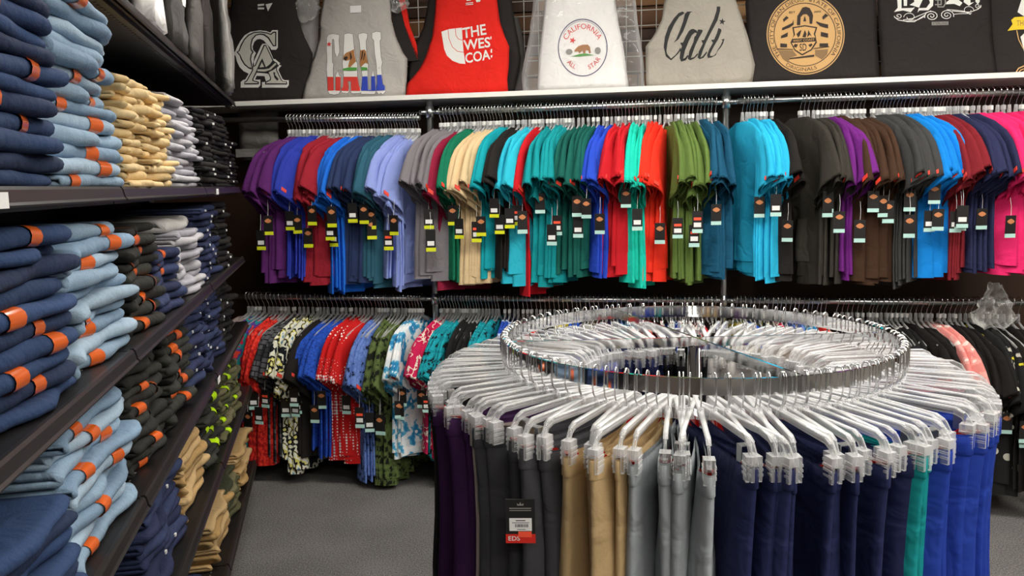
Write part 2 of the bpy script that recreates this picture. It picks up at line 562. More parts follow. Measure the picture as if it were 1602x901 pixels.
def stack(tier, a0, a1, n, h, colour, strip='orange', bf=.004, place='', prob=.75, z0=None, jit=.012, lean=0, var0=None):
    k_ = (LIP+bf)/LIP
    a0, a1 = a0*k_, a1*k_
    if a1 > 4.36: return 0
    wd = a1-a0-.008
    zz = TIER[tier] if z0 is None else z0
    grp = '%s on the %s' % (CNAME[colour], TNAME[tier])
    zc = zz
    vs_ = [(i*3+rnd.randrange(2)) % 5 for i in range(n)]
    for i in range(n):
        v = vs_[i]
        hh = h*(.84, .94, 1.02, 1.08, 1.15)[v]
        b, st, lb = jean_mesh(round(wd, 2), hh, v)
        hz = zc
        zc += hh*.985
        fromtop = n-1-i
        which = 'only' if n == 1 else 'topmost' if fromtop == 0 else ordn(fromtop)+' from top'
        t = thing('folded_'+('sweater' if colour == 'white' else 'jeans' if 'jeans' in CNAME[colour] else 'trousers'),
                  'folded %s, %s of stack %s, %s' % (CNAME[colour], which, place, TNAME[tier]),
                  'sweater' if colour == 'white' else 'jeans' if 'jeans' in CNAME[colour] else 'trousers',
                  S((a0+a1)/2 + rnd.uniform(-1, 1)*.012, bf + rnd.uniform(0, 1)*jit*2.2 + lean*i, hz), ROTS + rnd.uniform(-1, 1)*.055, grp)
        add('body', b, DEN[colour][i*7 % len(DEN[colour])], t)
        if strip == 'orange' and rnd.random() < prob: add('size_strip', st, ORANGE, t)
        if strip == 'lime' and rnd.random() < prob: add('size_strip', st, LIMESTRIP, t)
        if strip == 'white' and rnd.random() < prob: add('size_sticker', lb, PAPER, t)
    return zc
# eye-level shelf
stack(1, .66, 1.06, 13, .0275, 'dark', place='nearest the viewer')
stack(1, 1.08, 1.49, 14, .0272, 'dark', place='beside light jeans', prob=.85)
stack(1, 1.50, 1.94, 13, .0268, 'light', place='beside khaki ones', prob=.8)
stack(1, 1.96, 2.18, 13, .0190, 'khaki', None, place='next to light blue jeans', prob=.3)
stack(1, 2.19, 2.49, 14, .0190, 'khaki', None, place='next to grey trousers', prob=.3)
stack(1, 2.50, 3.06, 14, .0195, 'grey', 'white', place='beyond the khaki trousers', prob=.12)
stack(1, 2.22, 2.52, 2, .024, 'coal', None, bf=.10, place='atop khaki trousers', z0=TIER[1]+14*.019*.985)
stack(1, 3.12, 3.55, 15, .0195, 'black', 'white', place='next to grey trousers', prob=.35)
stack(1, 3.57, 3.95, 16, .0190, 'black', 'white', place='next to shelf end', prob=.5)
stack(1, 3.97, 4.30, 12, .0190, 'black', 'white', place='at the shelf end', prob=.5)
# second shelf
stack(2, .70, 1.06, 9, .029, 'dark', place='nearest the viewer', bf=.018)
stack(2, 1.08, 1.49, 10, .0285, 'dark', place='beside light jeans', bf=.018, prob=.8)
stack(2, 1.50, 1.88, 10, .0280, 'light', place='beside black jeans', bf=.018, prob=.5)
stack(2, 1.90, 2.20, 9, .0285, 'coal', place='beside light blue jeans', bf=.022, prob=.6)
stack(2, 2.20, 2.50, 7, .0250, 'navy', place='before the grey trousers', bf=.018, prob=.5)
zt = stack(2, 2.50, 2.97, 9, .0235, 'grey', None, place='under pale sweater', bf=.018)
stack(2, 2.40, 2.97, 1, .050, 'white', None, place='on top of grey trousers', bf=.04, z0=zt)
stack(2, 2.98, 3.46, 11, .0250, 'navy', 'white', place='beyond the grey trousers', bf=.018, prob=.9)
stack(2, 3.48, 3.84, 12, .0235, 'black', 'white', place='next to navy trousers', bf=.018, prob=.5)
stack(2, 3.86, 4.28, 12, .0235, 'black', 'white', place='at the shelf end', bf=.018, prob=.5)
# third shelf
stack(3, 1.02, 1.40, 6, .030, 'dark', place='nearest the viewer', bf=.018)
stack(3, 1.42, 1.85, 9, .0285, 'light', place='beside charcoal jeans', bf=.018, prob=.8)
stack(3, 1.87, 2.20, 10, .0265, 'coal', place='beside light blue jeans', bf=.024, prob=.9)
stack(3, 2.21, 2.56, 10, .0265, 'coal', place='beside navy trousers', bf=.022, prob=.9)
stack(3, 2.58, 2.95, 11, .0250, 'navy', 'white', place='next to charcoal jeans', bf=.022, prob=.9)
stack(3, 2.97, 3.35, 11, .0250, 'navy', 'white', place='next to black jeans', bf=.022, prob=.8)
stack(3, 3.37, 3.78, 11, .0240, 'black', 'white', place='next to navy trousers', bf=.022, prob=.4)
stack(3, 3.80, 4.26, 10, .0240, 'black', 'white', place='at the shelf end', bf=.022, prob=.4)
# fourth shelf
stack(4, 1.88, 2.32, 9, .029, 'navy', 'white', place='nearest the viewer', bf=.03, prob=.6)
stack(4, 2.36, 2.76, 7, .027, 'tan', None, place='beside navy trousers', bf=.03)
stack(4, 2.80, 3.14, 10, .025, 'coal', 'lime', place='beside tan trousers', bf=.024, prob=.8)
stack(4, 3.16, 3.52, 10, .025, 'olive', 'lime', place='next to charcoal jeans', bf=.022, prob=.6)
stack(4, 3.54, 3.90, 9, .025, 'olive', 'lime', place='next to mauve trousers', bf=.018, prob=.5)
stack(4, 3.92, 4.28, 10, .027, 'mauve', 'white', place='at the shelf end', bf=.02, prob=.4)
# bottom deck
stack(5, 2.10, 2.55, 5, .03, 'navy', None, place='nearest the viewer', bf=.03)
stack(5, 2.85, 3.25, 6, .028, 'tan', None, place='on the near side', bf=.03)
stack(5, 3.28, 3.64, 6, .027, 'olive', None, place='in the middle', bf=.02)
stack(5, 3.68, 4.10, 7, .027, 'tan', None, place='at the far end', bf=.02)

# ------------------------------------------------------------------ back wall: shelf board, posts, rails
SHZ = 2.062
WR0, WR1 = -1.45, 3.6
t = thing('wall_shelf', 'long white melamine shelf board above the clothes rails', 'shelf', W(0, 0, 0), ROTW)
MB().box(WR0, WR1, -.03, .355, SHZ-.022, SHZ).build('board', WHITEBOARD, t)
MB().box(WR0, WR1, -.034, -.03, SHZ-.023, SHZ+.001).build('edge_band', plain('white_edge', (.88, .86, .80), .4), t)
POSTS = [0.0, 1.491, 2.98]
PN = ['between purple and grey tops', 'beside turquoise tops', 'at the far right']
for i, s in enumerate(POSTS):
    t = thing('rail_post', 'round galvanised steel post under the white shelf, ' + PN[i], 'post', W(s, 0, 0), ROTW, 'steel rail posts')
    MB().tube([(0, 0, 0.002), (0, 0, SHZ-.024)], .0165, 14).build('pole', STEEL, t, True)
    MB().tube([(0, 0, 0.0), (0, 0, .012)], .045, 16).build('foot_flange', STEEL, t, True)
    for z in (1.975, 1.0):
        c = MB().tube([(0, 0, z-.028), (0, 0, z+.028)], .022, 14).build('clamp_collar', STEEL, t, True)
        for sg in (-1, 1):
            MB().tube([(sg*.02, 0, z), (sg*.055, 0, z)], .012, 10).tube([(sg*.04, -.016, z), (sg*.04, .016, z)], .009, 8).build('clamp_bolt', STEEL, c, True)
RAILN = ['left', 'middle', 'right']
def rail(s0, z0, s1, z1, lab, mat):
    o = MB().tube([(s0, 0, z0), ((s0+s1)/2, 0, (z0+z1)/2), (s1, 0, z1)], .0145, 12).build('clothes_rail', mat, None, True, loc=W(0, 0, 0), rz=ROTW)
    tag(o, lab, 'rail', 'steel clothes rails')
RAIL_UP = [(-1.30, 1.972, -.055, 1.948), (.055, 1.973, 1.437, 1.979), (1.545, 1.978, 2.925, 1.974)]
RAIL_LO = [(-1.30, 1.005, -.055, 1.001), (.055, 1.002, 1.437, 1.001), (1.545, 1.0, 2.925, .998)]
for i in range(3):
    rail(*RAIL_UP[i], 'upper steel clothes rail, %s section under the white shelf' % RAILN[i], STEEL)
    rail(*RAIL_LO[i], 'lower steel clothes rail, %s section with patterned tops' % RAILN[i], STEEL)
def rail_z(tab, s):
    for s0, z0, s1, z1 in tab:
        if s <= s1+.05: return lerp(z0, z1, (s-s0)/(s1-s0))
    return tab[-1][3]

# white wire grid panels behind the shirts
def grid_panel(s0, s1, lab):
    t = thing('wire_grid_panel', lab, 'grid panel', W(0, -.21, 0), ROTW, 'white wire grid panels')
    m = MB(); m2 = MB()
    k = 0
    x = s0
    while x <= s1+.001:
        m.tube([(x, 0, 2.15), (x, 0, 2.82)], .0026, 5)
        x += .0762
    for j in range(9): m2.tube([(s0, -.004, 2.165+.0762*j), (s1, -.004, 2.165+.0762*j)], .0026, 5)
    m.build('vertical_wires', WHITEPAINT, t, True, kind='stuff')
    m2.build('horizontal_wires', WHITEPAINT, t, True, kind='stuff')
grid_panel(-1.40, .20, 'white wire grid panel behind black and grey tank tops')
grid_panel(.24, 1.84, 'white wire grid panel behind white and grey tank tops')
grid_panel(1.88, 3.48, 'white wire grid panel behind the black tees')

# ------------------------------------------------------------------ display shirts standing on the white shelf
class Shirt:
    """a tank top or tee pinned to the grid; rows are (y, left x, right x) read on the plane it hangs in"""
    def __init__(s, name, label, cat, rows, mat, d0=-.02, T=.03, wave=.006, seed=0, straps=True, group='shirts displayed on the white shelf', crinkle=0, extend=True):
        s.d0, s.T, s.wave, s.seed, s.cr = d0, T, wave, seed, crinkle
        tab = []
        for y, xl, xr in rows:
            sl, z = wall_at(xl, y, d0)
            sr, z2 = wall_at(xr, y, d0)
            tab.append([(z+z2)/2, sl, sr])
        tab[-1][0] = SHZ+.003
        if extend:
            z, sl, sr = tab[0]
            tab.insert(0, [z+.10, sl+.02, sr-.02])
        s.tab = tab
        s.s0, s.z0 = (tab[-1][1]+tab[-1][2])/2, tab[-1][0]
        N = 26
        zs = []
        for p, q in zip(tab, tab[1:]):
            k = max(1, int((p[0]-q[0])/.025))
            zs += [lerp(p[0], q[0], i/k) for i in range(k)]
        zs.append(tab[-1][0])
        R = []
        for z in zs:
            sl, sr = interp(tab, z)
            row = []
            for i in range(N):
                x = lerp(sl, sr, i/(N-1))
                row.append((x-s.s0, -(s.surf(x, z)), z-s.z0))
            for i in range(N-2, 0, -2):
                x = lerp(sl, sr, i/(N-1))
                row.append((x-s.s0, s.T*.35, z-s.z0))
            R.append(row)
        s.o = thing(name, label, cat, W(s.s0, d0, s.z0), ROTW, group)
        b = MB().loft(R[::-1], True, True)
        if straps:
            zt, sl, sr = tab[0]
            for a, b2 in ((sl, sl+.07), (sr-.07, sr)):
                rr = []
                for k in range(5):
                    q = k/4
                    sh = (.05*q)*(1 if a == sl else -1)
                    yy = -s.surf((a+b2)/2, zt)
                    rr.append([(a+sh-s.s0, yy+.02*q, zt-s.z0+.2*q-.01), (b2+sh-s.s0, yy+.02*q, zt-s.z0+.2*q-.01), (b2+sh-s.s0, yy+.012+.02*q, zt-s.z0+.2*q-.01), (a+sh-s.s0, yy+.012+.02*q, zt-s.z0+.2*q-.01)])
                b.loft(rr, True, True)
        s.body = b.build('body', mat, s.o, True)
        s.layer = 0
    def surf(s, x, z):
        sl, sr = interp(s.tab, z)
        t = min(1, max(0, (x-sl)/(sr-sl)))
        v = s.T*(1-abs(2*t-1)**3.5)
        k = Vector((x*5.5, z*2.6, s.seed*3.7))
        v += s.wave*noise.noise(k)*2.2
        low = max(0, 1-(z-s.z0)/.16)
        v += s.wave*low*1.6*noise.noise(Vector((x*14, z*9, s.seed+9)))
        edge = abs(2*t-1)**2
        v += s.wave*edge*1.5*noise.noise(Vector((x*20+z*8, z*6, s.seed+4)))
        if s.cr: v += s.cr*noise.noise(Vector((x*34, z*26, s.seed+2))) + s.cr*.6*noise.noise(Vector((x*80, z*70, 1)))
        return v
    def place(s, px, py, off):
        x, z = wall_at(px, py, s.d0+s.T)
        return (x-s.s0, -(s.surf(x, z)+off), z-s.z0)
    def prints(s, name, geos, mat, label=None):
        """geos: polygons [(x,y)..] or (verts, faces) in picture points"""
        s.layer += 1
        off = .0012+.0005*s.layer
        bm = bmesh.new()
        for g in geos:
            if isinstance(g, tuple):
                vs = [bm.verts.new((x, y, 0)) for x, y in g[0]]
                for f in g[1]:
                    try: bm.faces.new([vs[i] for i in f])
                    except ValueError: pass
            else:
                vs = [bm.verts.new((x, y, 0)) for x, y in g]
                for f in tessellate_polygon([[Vector((x, y, 0)) for x, y in g]]):
                    try: bm.faces.new([vs[i] for i in f])
                    except ValueError: pass
        bmesh.ops.triangulate(bm, faces=bm.faces[:])
        for _ in range(3):
            es = [e for e in bm.edges if e.calc_length() > 9]
            if not es: break
            bmesh.ops.subdivide_edges(bm, edges=es, cuts=1)
            bmesh.ops.triangulate(bm, faces=[f for f in bm.faces if len(f.verts) > 3])
        vs = [s.place(v.co.x, v.co.y, off) for v in bm.verts]
        bm.verts.index_update()
        fs = [tuple(v.index for v in f.verts) for f in bm.faces]
        bm.free()
        o = add(name, mesh(name, vs, fs, True), mat, s.body)
        if label: o['label'] = label
        return o
def crop(x0, y0, k):
    return lambda pts: [(x0+x/k, y0+y/k) for x, y in pts]
BLACKTEE = fabric('black_jersey', '2b2726', .15, bump=.06)
GREYTEE = fabric('heather_grey_jersey', 'b4b0aa', .12, bump=.06)
REDTEE = fabric('red_jersey', 'e0261c', .12, bump=.06)
WHITETEE = fabric('white_jersey', 'f3f1ef', .04, bump=.06)
PALE = plain('silver_grey_print', hexc('cfcdc2'), .6)
P_RED = plain('red_print', hexc('d83a30'), .7)
P_BLUE = plain('blue_print', hexc('2c46b8'), .7)
P_BROWN = plain('brown_bear_print', hexc('a8713c'), .7)
P_GREEN = plain('green_print', hexc('4c9a3c'), .7)
P_GOLD = plain('gold_print', hexc('d0a468'), .65)
P_DGOLD = plain('dark_gold_print', hexc('8a6c46'), .65)
P_DARK = plain('dark_brown_print', hexc('2c1f18'), .7)
P_NAVY = plain('navy_print', hexc('3a3f66'), .7)
P_DGREY = plain('grey_print', hexc('8f8d88'), .7)
P_YELLOW = plain('yellow_print', hexc('f0c810'), .6)

# black tank, CA
sh = Shirt('tank_top', 'black tank top printed with interlocked letters CA, at left end of white shelf', 'tank top',
           [(0, 363, 460), (32, 357, 467), (62, 351, 477), (87, 348, 489), (110, 346, 488), (157, 344, 476)], BLACKTEE, seed=1)
c = crop(350, 30, 7.508)
sh.prints('letters_outline', [c(p) for p in (
    [(95, 400), (125, 375), (150, 320), (190, 250), (240, 190), (310, 148), (420, 130), (500, 140), (550, 158), (575, 130), (640, 130), (642, 335), (622, 362), (565, 362), (545, 330), (505, 290), (470, 250), (430, 232), (390, 235), (355, 265), (335, 320), (340, 360), (375, 395), (355, 440), (345, 500), (330, 560), (320, 600), (290, 640), (230, 610), (180, 560), (145, 490), (130, 430)],
    [(440, 310), (455, 290), (500, 288), (525, 320), (590, 470), (610, 470), (670, 520), (655, 535), (685, 548), (660, 575), (650, 600), (695, 700), (720, 718), (765, 718), (765, 775), (745, 805), (450, 805), (450, 740), (500, 735), (480, 670), (385, 665), (365, 710), (430, 710), (430, 775), (405, 803), (195, 803), (195, 735), (225, 712), (250, 708), (320, 590), (325, 550), (355, 540), (350, 500)])], PRINTWHITE)
sh.prints('letter_c_line', [c([(140, 382), (165, 370), (190, 300), (230, 235), (285, 180), (350, 150), (430, 143), (510, 155), (555, 172), (585, 147), (625, 147), (625, 320), (585, 322), (560, 285), (520, 225), (470, 190), (425, 182), (380, 192), (340, 235), (322, 300), (325, 350), (350, 385), (325, 420), (318, 470), (330, 530), (325, 590), (290, 580), (235, 535), (195, 470), (180, 425)])], PRINTBLACK)
sh.prints('letter_c', [c([(160, 385), (178, 375), (203, 310), (240, 245), (295, 192), (355, 163), (430, 156), (505, 168), (560, 188), (592, 163), (610, 165), (610, 305), (592, 308), (575, 280), (535, 215), (480, 176), (425, 168), (370, 182), (325, 230), (308, 300), (310, 355), (330, 388), (310, 420), (303, 470), (315, 530), (322, 570), (290, 562), (245, 522), (210, 465), (192, 420)])], PALE)
sh.prints('letter_a_edge', [c([(440, 310), (455, 290), (500, 288), (525, 320), (590, 470), (600, 600), (330, 600), (325, 550), (355, 540), (350, 500)])], PRINTWHITE)
sh.prints('letter_a_line', [c([(470, 302), (500, 302), (595, 490), (635, 515), (640, 530), (660, 548), (635, 570), (635, 600), (690, 715), (705, 730), (750, 733), (750, 768), (490, 768), (490, 735), (545, 715), (555, 690), (530, 640), (390, 625), (350, 700), (350, 718), (415, 735), (412, 765), (240, 765), (240, 735), (265, 720), (330, 600), (330, 550), (365, 540)])], PRINTBLACK)
sh.prints('letter_a', [c(p) for p in (
    [(482, 315), (496, 315), (580, 490), (550, 530), (500, 565), (455, 460), (430, 500), (385, 600), (335, 705), (335, 725), (400, 745), (400, 752), (250, 752), (250, 745), (275, 730), (345, 600), (345, 560), (375, 550)],
    [(400, 590), (480, 590), (540, 580), (615, 515), (630, 530), (560, 595), (490, 618), (395, 610)],
    [(535, 625), (590, 600), (625, 575), (625, 605), (680, 718), (700, 735), (740, 742), (740, 755), (505, 755), (505, 745), (560, 720), (565, 690)],
    [(450, 505), (480, 562), (422, 568)])], PALE)
sh.prints('state_shape', [c([(590, 625), (615, 628), (612, 655), (655, 705), (640, 728), (605, 690)])], PRINTBLACK)
sh.prints('neck_print', [[(404, 7), (414, 6), (414, 9), (404, 10)], [(404, 12), (414, 12), (414, 15), (404, 15)], [(416, 7), (427, 5), (420, 18)]], PRINTWHITE)

# grey tank, CALI
sh = Shirt('tank_top', 'heather grey tank top with tall white CALI letters, bear and red and blue bands', 'tank top',
           [(0, 505, 610), (32, 500, 612), (60, 499, 619), (85, 492, 630), (95, 488, 637), (120, 481, 637), (155, 475, 635)], GREYTEE, seed=2, wave=.008)
c = crop(490, 30, 6.93)
CALI = [[(145, 200), (165, 168), (215, 160), (290, 175), (285, 240), (295, 350), (268, 420), (240, 360), (232, 230), (222, 215), (210, 225), (208, 300), (215, 470), (228, 490), (222, 540), (222, 620), (225, 770), (248, 772), (250, 610), (275, 565), (290, 615), (305, 620), (303, 735), (300, 775), (280, 810), (235, 820), (180, 810), (165, 780), (150, 540), (155, 460), (145, 300)],
        [(345, 165), (390, 155), (435, 165), (450, 330), (470, 460), (480, 480), (482, 530), (480, 620), (500, 735), (515, 740), (515, 800), (420, 805), (408, 785), (410, 730), (412, 672), (378, 672), (385, 740), (388, 790), (370, 805), (310, 795), (310, 750), (325, 735), (335, 600), (325, 480), (335, 400)],
        [(495, 165), (545, 150), (590, 160), (590, 200), (575, 240), (580, 340), (590, 450), (600, 490), (592, 560), (598, 760), (632, 765), (635, 620), (650, 555), (665, 615), (680, 640), (685, 780), (665, 812), (520, 810), (515, 780), (525, 740), (535, 640), (525, 540), (510, 480), (515, 340), (505, 235), (495, 205)],
        [(640, 150), (685, 135), (730, 140), (735, 215), (722, 235), (735, 400), (750, 470), (742, 520), (755, 700), (780, 725), (785, 785), (760, 815), (740, 800), (715, 815), (690, 785), (690, 735), (700, 700), (690, 500), (670, 360), (660, 230), (640, 205)]]
sh.prints('letters_outline', [c(grow(p, 4)) for p in CALI], PRINTBLACK)
sh.prints('letters', [c(p) for p in CALI], PRINTWHITE)
for p in ([(157, 627), (222, 627), (225, 775), (165, 778)], [(250, 627), (303, 627), (302, 740), (298, 778), (248, 776)],
    [(335, 625), (480, 625), (500, 735), (510, 745), (510, 778), (412, 778), (412, 672), (378, 672), (386, 745), (384, 780), (312, 778), (312, 752), (328, 735)], star(175, 272, 32)): sh.prints('red_band', [c(p)], P_RED)
for p in ([(533, 622), (592, 620), (598, 765), (632, 768), (636, 620), (676, 620), (684, 778), (520, 776), (527, 740)],
    [(696, 607), (746, 604), (757, 702), (780, 727), (782, 772), (692, 776), (692, 738), (702, 700)]): sh.prints('blue_band', [c(p)], P_BLUE)
sh.prints('bear', [c(p) for p in ([(335, 440), (340, 400), (365, 370), (400, 355), (450, 330), (455, 380), (470, 460), (430, 500), (410, 525), (385, 520), (395, 480), (405, 440), (365, 455)],
    [(517, 340), (560, 332), (578, 350), (590, 440), (600, 490), (575, 470), (550, 490), (525, 520), (510, 490)])], P_BROWN)
sh.prints('bear_shading', [c(p) for p in ([(340, 440), (345, 415), (375, 405), (385, 425), (365, 450)], [(405, 370), (415, 365), (430, 420), (410, 450)], [(535, 350), (548, 345), (540, 420), (520, 460)], [(560, 360), (570, 380), (555, 440), (545, 450)])], P_DARK)
sh.prints('grass', [c(p) for p in ([(330, 540), (395, 525), (480, 525), (480, 555), (410, 560), (330, 555)], [(525, 520), (590, 525), (592, 553), (525, 555)])], P_GREEN)
sh.prints('neck_label', [[(549, 10), (566, 9), (566, 20), (549, 21)]], PAPER)

# black and red tank behind the red one
sh = Shirt('tank_top', 'black and red layered tank top half hidden behind the red tank', 'tank top',
           [(10, 668, 802), (40, 662, 806), (70, 648, 812), (95, 640, 815), (115, 637, 812), (152, 638, 804)], BLACKTEE, d0=-.09, seed=3)
for nm, mt, rows in (('black_strap', BLACKTEE, [(-30, 604, 622), (0, 611, 625), (40, 616, 634), (70, 625, 647), (96, 638, 658)]), ('red_strap', REDTEE, [(-30, 622, 634), (0, 624, 634), (40, 633, 641), (70, 645, 652), (94, 654, 655)])):
    R = []
    for y, xl, xr in rows:
        a, z = wall_at(xl, y, -.07); b_, z2 = wall_at(xr, y, -.07)
        R.append([(a-sh.s0, -.03, z-sh.z0), (b_-sh.s0, -.03, z-sh.z0), (b_-sh.s0, -.018, z-sh.z0), (a-sh.s0, -.018, z-sh.z0)])
    MB().loft(R[::-1], True, True).build(nm, mt, sh.o)
t = Shirt('tee_shirt', 'dark grey tee hem hanging between the red tank and the bagged white shirt', 'shirt',
      [(60, 790, 818), (100, 795, 822), (148, 795, 828)], fabric('dark_grey_jersey', '4a4745', .15), d0=-.13, seed=31, straps=False)

# red tank
sh = Shirt('tank_top', 'bright red tank top with white dome print reading THE WEST COAST', 'tank top',
           [(0, 681, 777), (36, 679, 782), (60, 675, 790), (76, 670, 797), (107, 656, 796), (127, 638, 794), (151, 636, 796)], REDTEE, seed=5, wave=.008)
c = crop(660, 0, 5.63)
sh.prints('dome', [c([(170, 278), (235, 255), (350, 240), (355, 345), (365, 455), (382, 562), (330, 558), (270, 535), (220, 490), (195, 430), (182, 350)])], PRINTWHITE)
sh.prints('dome_lines', [c(p) for p in stroke([(292, 250), (297, 310), (320, 343), (357, 352)], 5)+stroke([(228, 258), (238, 340), (265, 410), (310, 450), (367, 460)], 5)], P_RED)
def tq(*q): return c(q)
sh.prints('lettering', [quad_text('THE', tq((352, 246), (556, 208), (568, 302), (358, 338)), .02), quad_text('WES', tq((360, 352), (598, 322), (603, 414), (368, 445)), .02),
    quad_text('COA', tq((376, 468), (596, 432), (604, 522), (384, 558)), .02), c([(600, 320), (611, 318), (609, 342), (602, 345)]), c([(605, 432), (618, 430), (616, 465), (604, 462)]), c([(606, 488), (620, 482), (617, 505), (606, 506)])], PRINTWHITE)
sh.prints('neck_print', [c(p) for p in ([(392, -5), (430, -5), (430, 4), (392, 6)], [(385, 24), (450, 18), (450, 24), (385, 30)], [(385, 38), (450, 32), (450, 38), (385, 44)], [(470, -10), (520, -10), (510, 12), (480, 18)])], PRINTWHITE)

# white shirt in a clear bag
sh = Shirt('tank_top', 'white tank top with round California bear print inside a clear plastic bag', 'tank top',
           [(0, 852, 962), (40, 848, 968), (80, 844, 976), (147, 840, 984)], WHITETEE, seed=6, d0=-.03, T=.035)
c = crop(850, 10, 7.508)
ring_o = ell(462, 485, 296, 342, 48)
def ringgeo(cx, cy, rx, ry, wd, a0=0, a1=360, n=48):
    vs, fs = [], []
    for k in range(n+1):
        a = rad(lerp(a0, a1, k/n))
        vs += [(cx+rx*math.sin(a), cy-ry*math.cos(a)), (cx+(rx-wd)*math.sin(a), cy-(ry-wd)*math.cos(a))]
    for k in range(n): fs.append((2*k, 2*k+2, 2*k+3, 2*k+1))
    return vs, fs
def cg(g): return c(g[0]), g[1]
sh.prints('badge_ring', [cg(ringgeo(462, 485, 292, 340, 11)), cg(ringgeo(462, 485, 268, 316, 4, -60, 60))], P_NAVY)
sh.prints('badge_lettering', [cg(arc_text('CALIFORNIA', 462, 485, 195, 220, -66, 66, 62)), cg(arc_text('ALL', 462, 485, 190, 220, 230, 202, 52, 0, True)), cg(arc_text('STAR', 462, 485, 190, 220, 162, 118, 52, 0, True)), c(star(345, 400, 42, .3))], P_RED)
sh.prints('badge_bear', [c([(362, 525), (380, 500), (410, 470), (460, 452), (520, 450), (548, 475), (560, 550), (540, 556), (528, 520), (500, 518), (495, 552), (470, 556), (462, 522), (440, 540), (425, 555), (410, 530), (375, 535)])], P_BROWN)
sh.prints('badge_grass', [c([(325, 590), (385, 575), (430, 560), (500, 555), (600, 575), (520, 580), (430, 590)])], P_GREEN)
sh.prints('badge_trees', [c(ell(305, 535, 40, 34, 12)), c(ell(640, 520, 36, 40, 12))], P_DGREY)
bag = Shirt('plastic_bag', 'crinkled clear plastic bag around the white tank top', 'bag',
      [(0, 834, 994), (43, 829, 998), (72, 824, 1003), (92, 820, 1006), (112, 816, 1008), (147, 818, 1009)], FILM, seed=12, d0=-.045, T=.062, wave=.004, straps=False, crinkle=.012)

# grey tank, Cali script
sh = Shirt('tank_top', 'grey tank top with slanted black Cali script and a star', 'tank top',
           [(0, 1039, 1150), (29, 1035, 1160), (55, 1021, 1168), (69, 1010, 1172), (105, 1010, 1181), (141, 1011, 1177)], fabric('warm_grey_jersey', 'aaa498', .14, bump=.06), seed=8, wave=.009)
c = crop(1020, 0, 8.19)
sh.prints('script', [c(p) for p in (
    [(390, 145), (420, 165), (395, 185), (350, 210), (290, 300), (235, 420), (200, 540), (185, 650), (195, 690), (245, 745), (300, 700), (340, 650), (365, 600), (370, 640), (330, 690), (245, 770), (180, 720), (150, 600), (165, 470), (210, 340), (280, 230), (340, 165)],
    [(520, 150), (490, 165), (470, 210), (440, 300), (400, 400), (340, 500), (275, 548), (310, 500), (360, 380), (400, 270), (420, 180), (450, 150)],
    [(530, 370), (575, 395), (580, 425), (545, 420), (510, 450), (470, 530), (425, 640), (400, 750), (430, 735), (455, 700), (470, 715), (430, 770), (375, 785), (355, 740), (365, 640), (385, 590), (360, 545), (400, 540), (430, 470), (470, 400), (500, 375)],
    [(590, 380), (640, 385), (650, 400), (600, 490), (560, 570), (520, 680), (500, 740), (540, 730), (585, 680), (590, 700), (540, 750), (490, 770), (460, 750), (480, 650), (530, 540), (545, 468), (560, 460)],
    [(830, 85), (875, 85), (872, 140), (840, 260), (760, 410), (690, 550), (650, 650), (620, 740), (650, 720), (700, 660), (705, 680), (660, 740), (610, 760), (585, 735), (600, 660), (650, 560), (630, 520), (665, 515), (720, 400), (790, 250), (825, 140)],
    [(850, 360), (885, 375), (890, 395), (850, 500), (790, 600), (745, 690), (745, 720), (790, 715), (825, 680), (840, 640), (880, 580), (905, 520), (885, 510), (930, 495), (910, 560), (880, 610), (845, 650), (815, 710), (760, 740), (715, 745), (705, 710), (730, 640), (780, 550), (755, 515), (795, 510), (830, 430)],
    star(900, 278, 46, .15))], PRINTBLACK)

# black tee, seal
sh = Shirt('tee_shirt', 'black tee with large round gold city seal print', 'shirt',
           [(0, 1166, 1370), (70, 1171, 1372), (139, 1173, 1376)], BLACKTEE, seed=9, d0=-.03, straps=False)
c = crop(1190, 0, 7.507)
CX, CY = 528, 405
sh.prints('seal_disc', [c(ell(CX, CY, 458, 470, 60))], P_GOLD)
sh.prints('seal_lines', [cg(ringgeo(CX, CY, 446, 458, 12, n=60)), cg(ringgeo(CX-10, CY, 366, 372, 9, n=60))], P_DARK)
sh.prints('seal_lettering', [cg(arc_text('THE CITY OF SAN DIEGO', CX-5, CY, 374, 388, -130, -2, 44)), cg(arc_text('STATE OF CALIFORNIA', CX-5, CY, 374, 388, 7, 128, 44)), cg(arc_text('ORIGINALS', CX-10, CY, 384, 386, 212, 160, 42, 0, True)), c(ell(577, -1, 9, 9, 10))], P_DARK)
sh.prints('seal_ground', [c(p) for p in ([(200, 590), (380, 590), (430, 650), (340, 680), (330, 740), (260, 690)], [(640, 585), (790, 580), (780, 640), (720, 700), (640, 650)])], P_DGOLD)
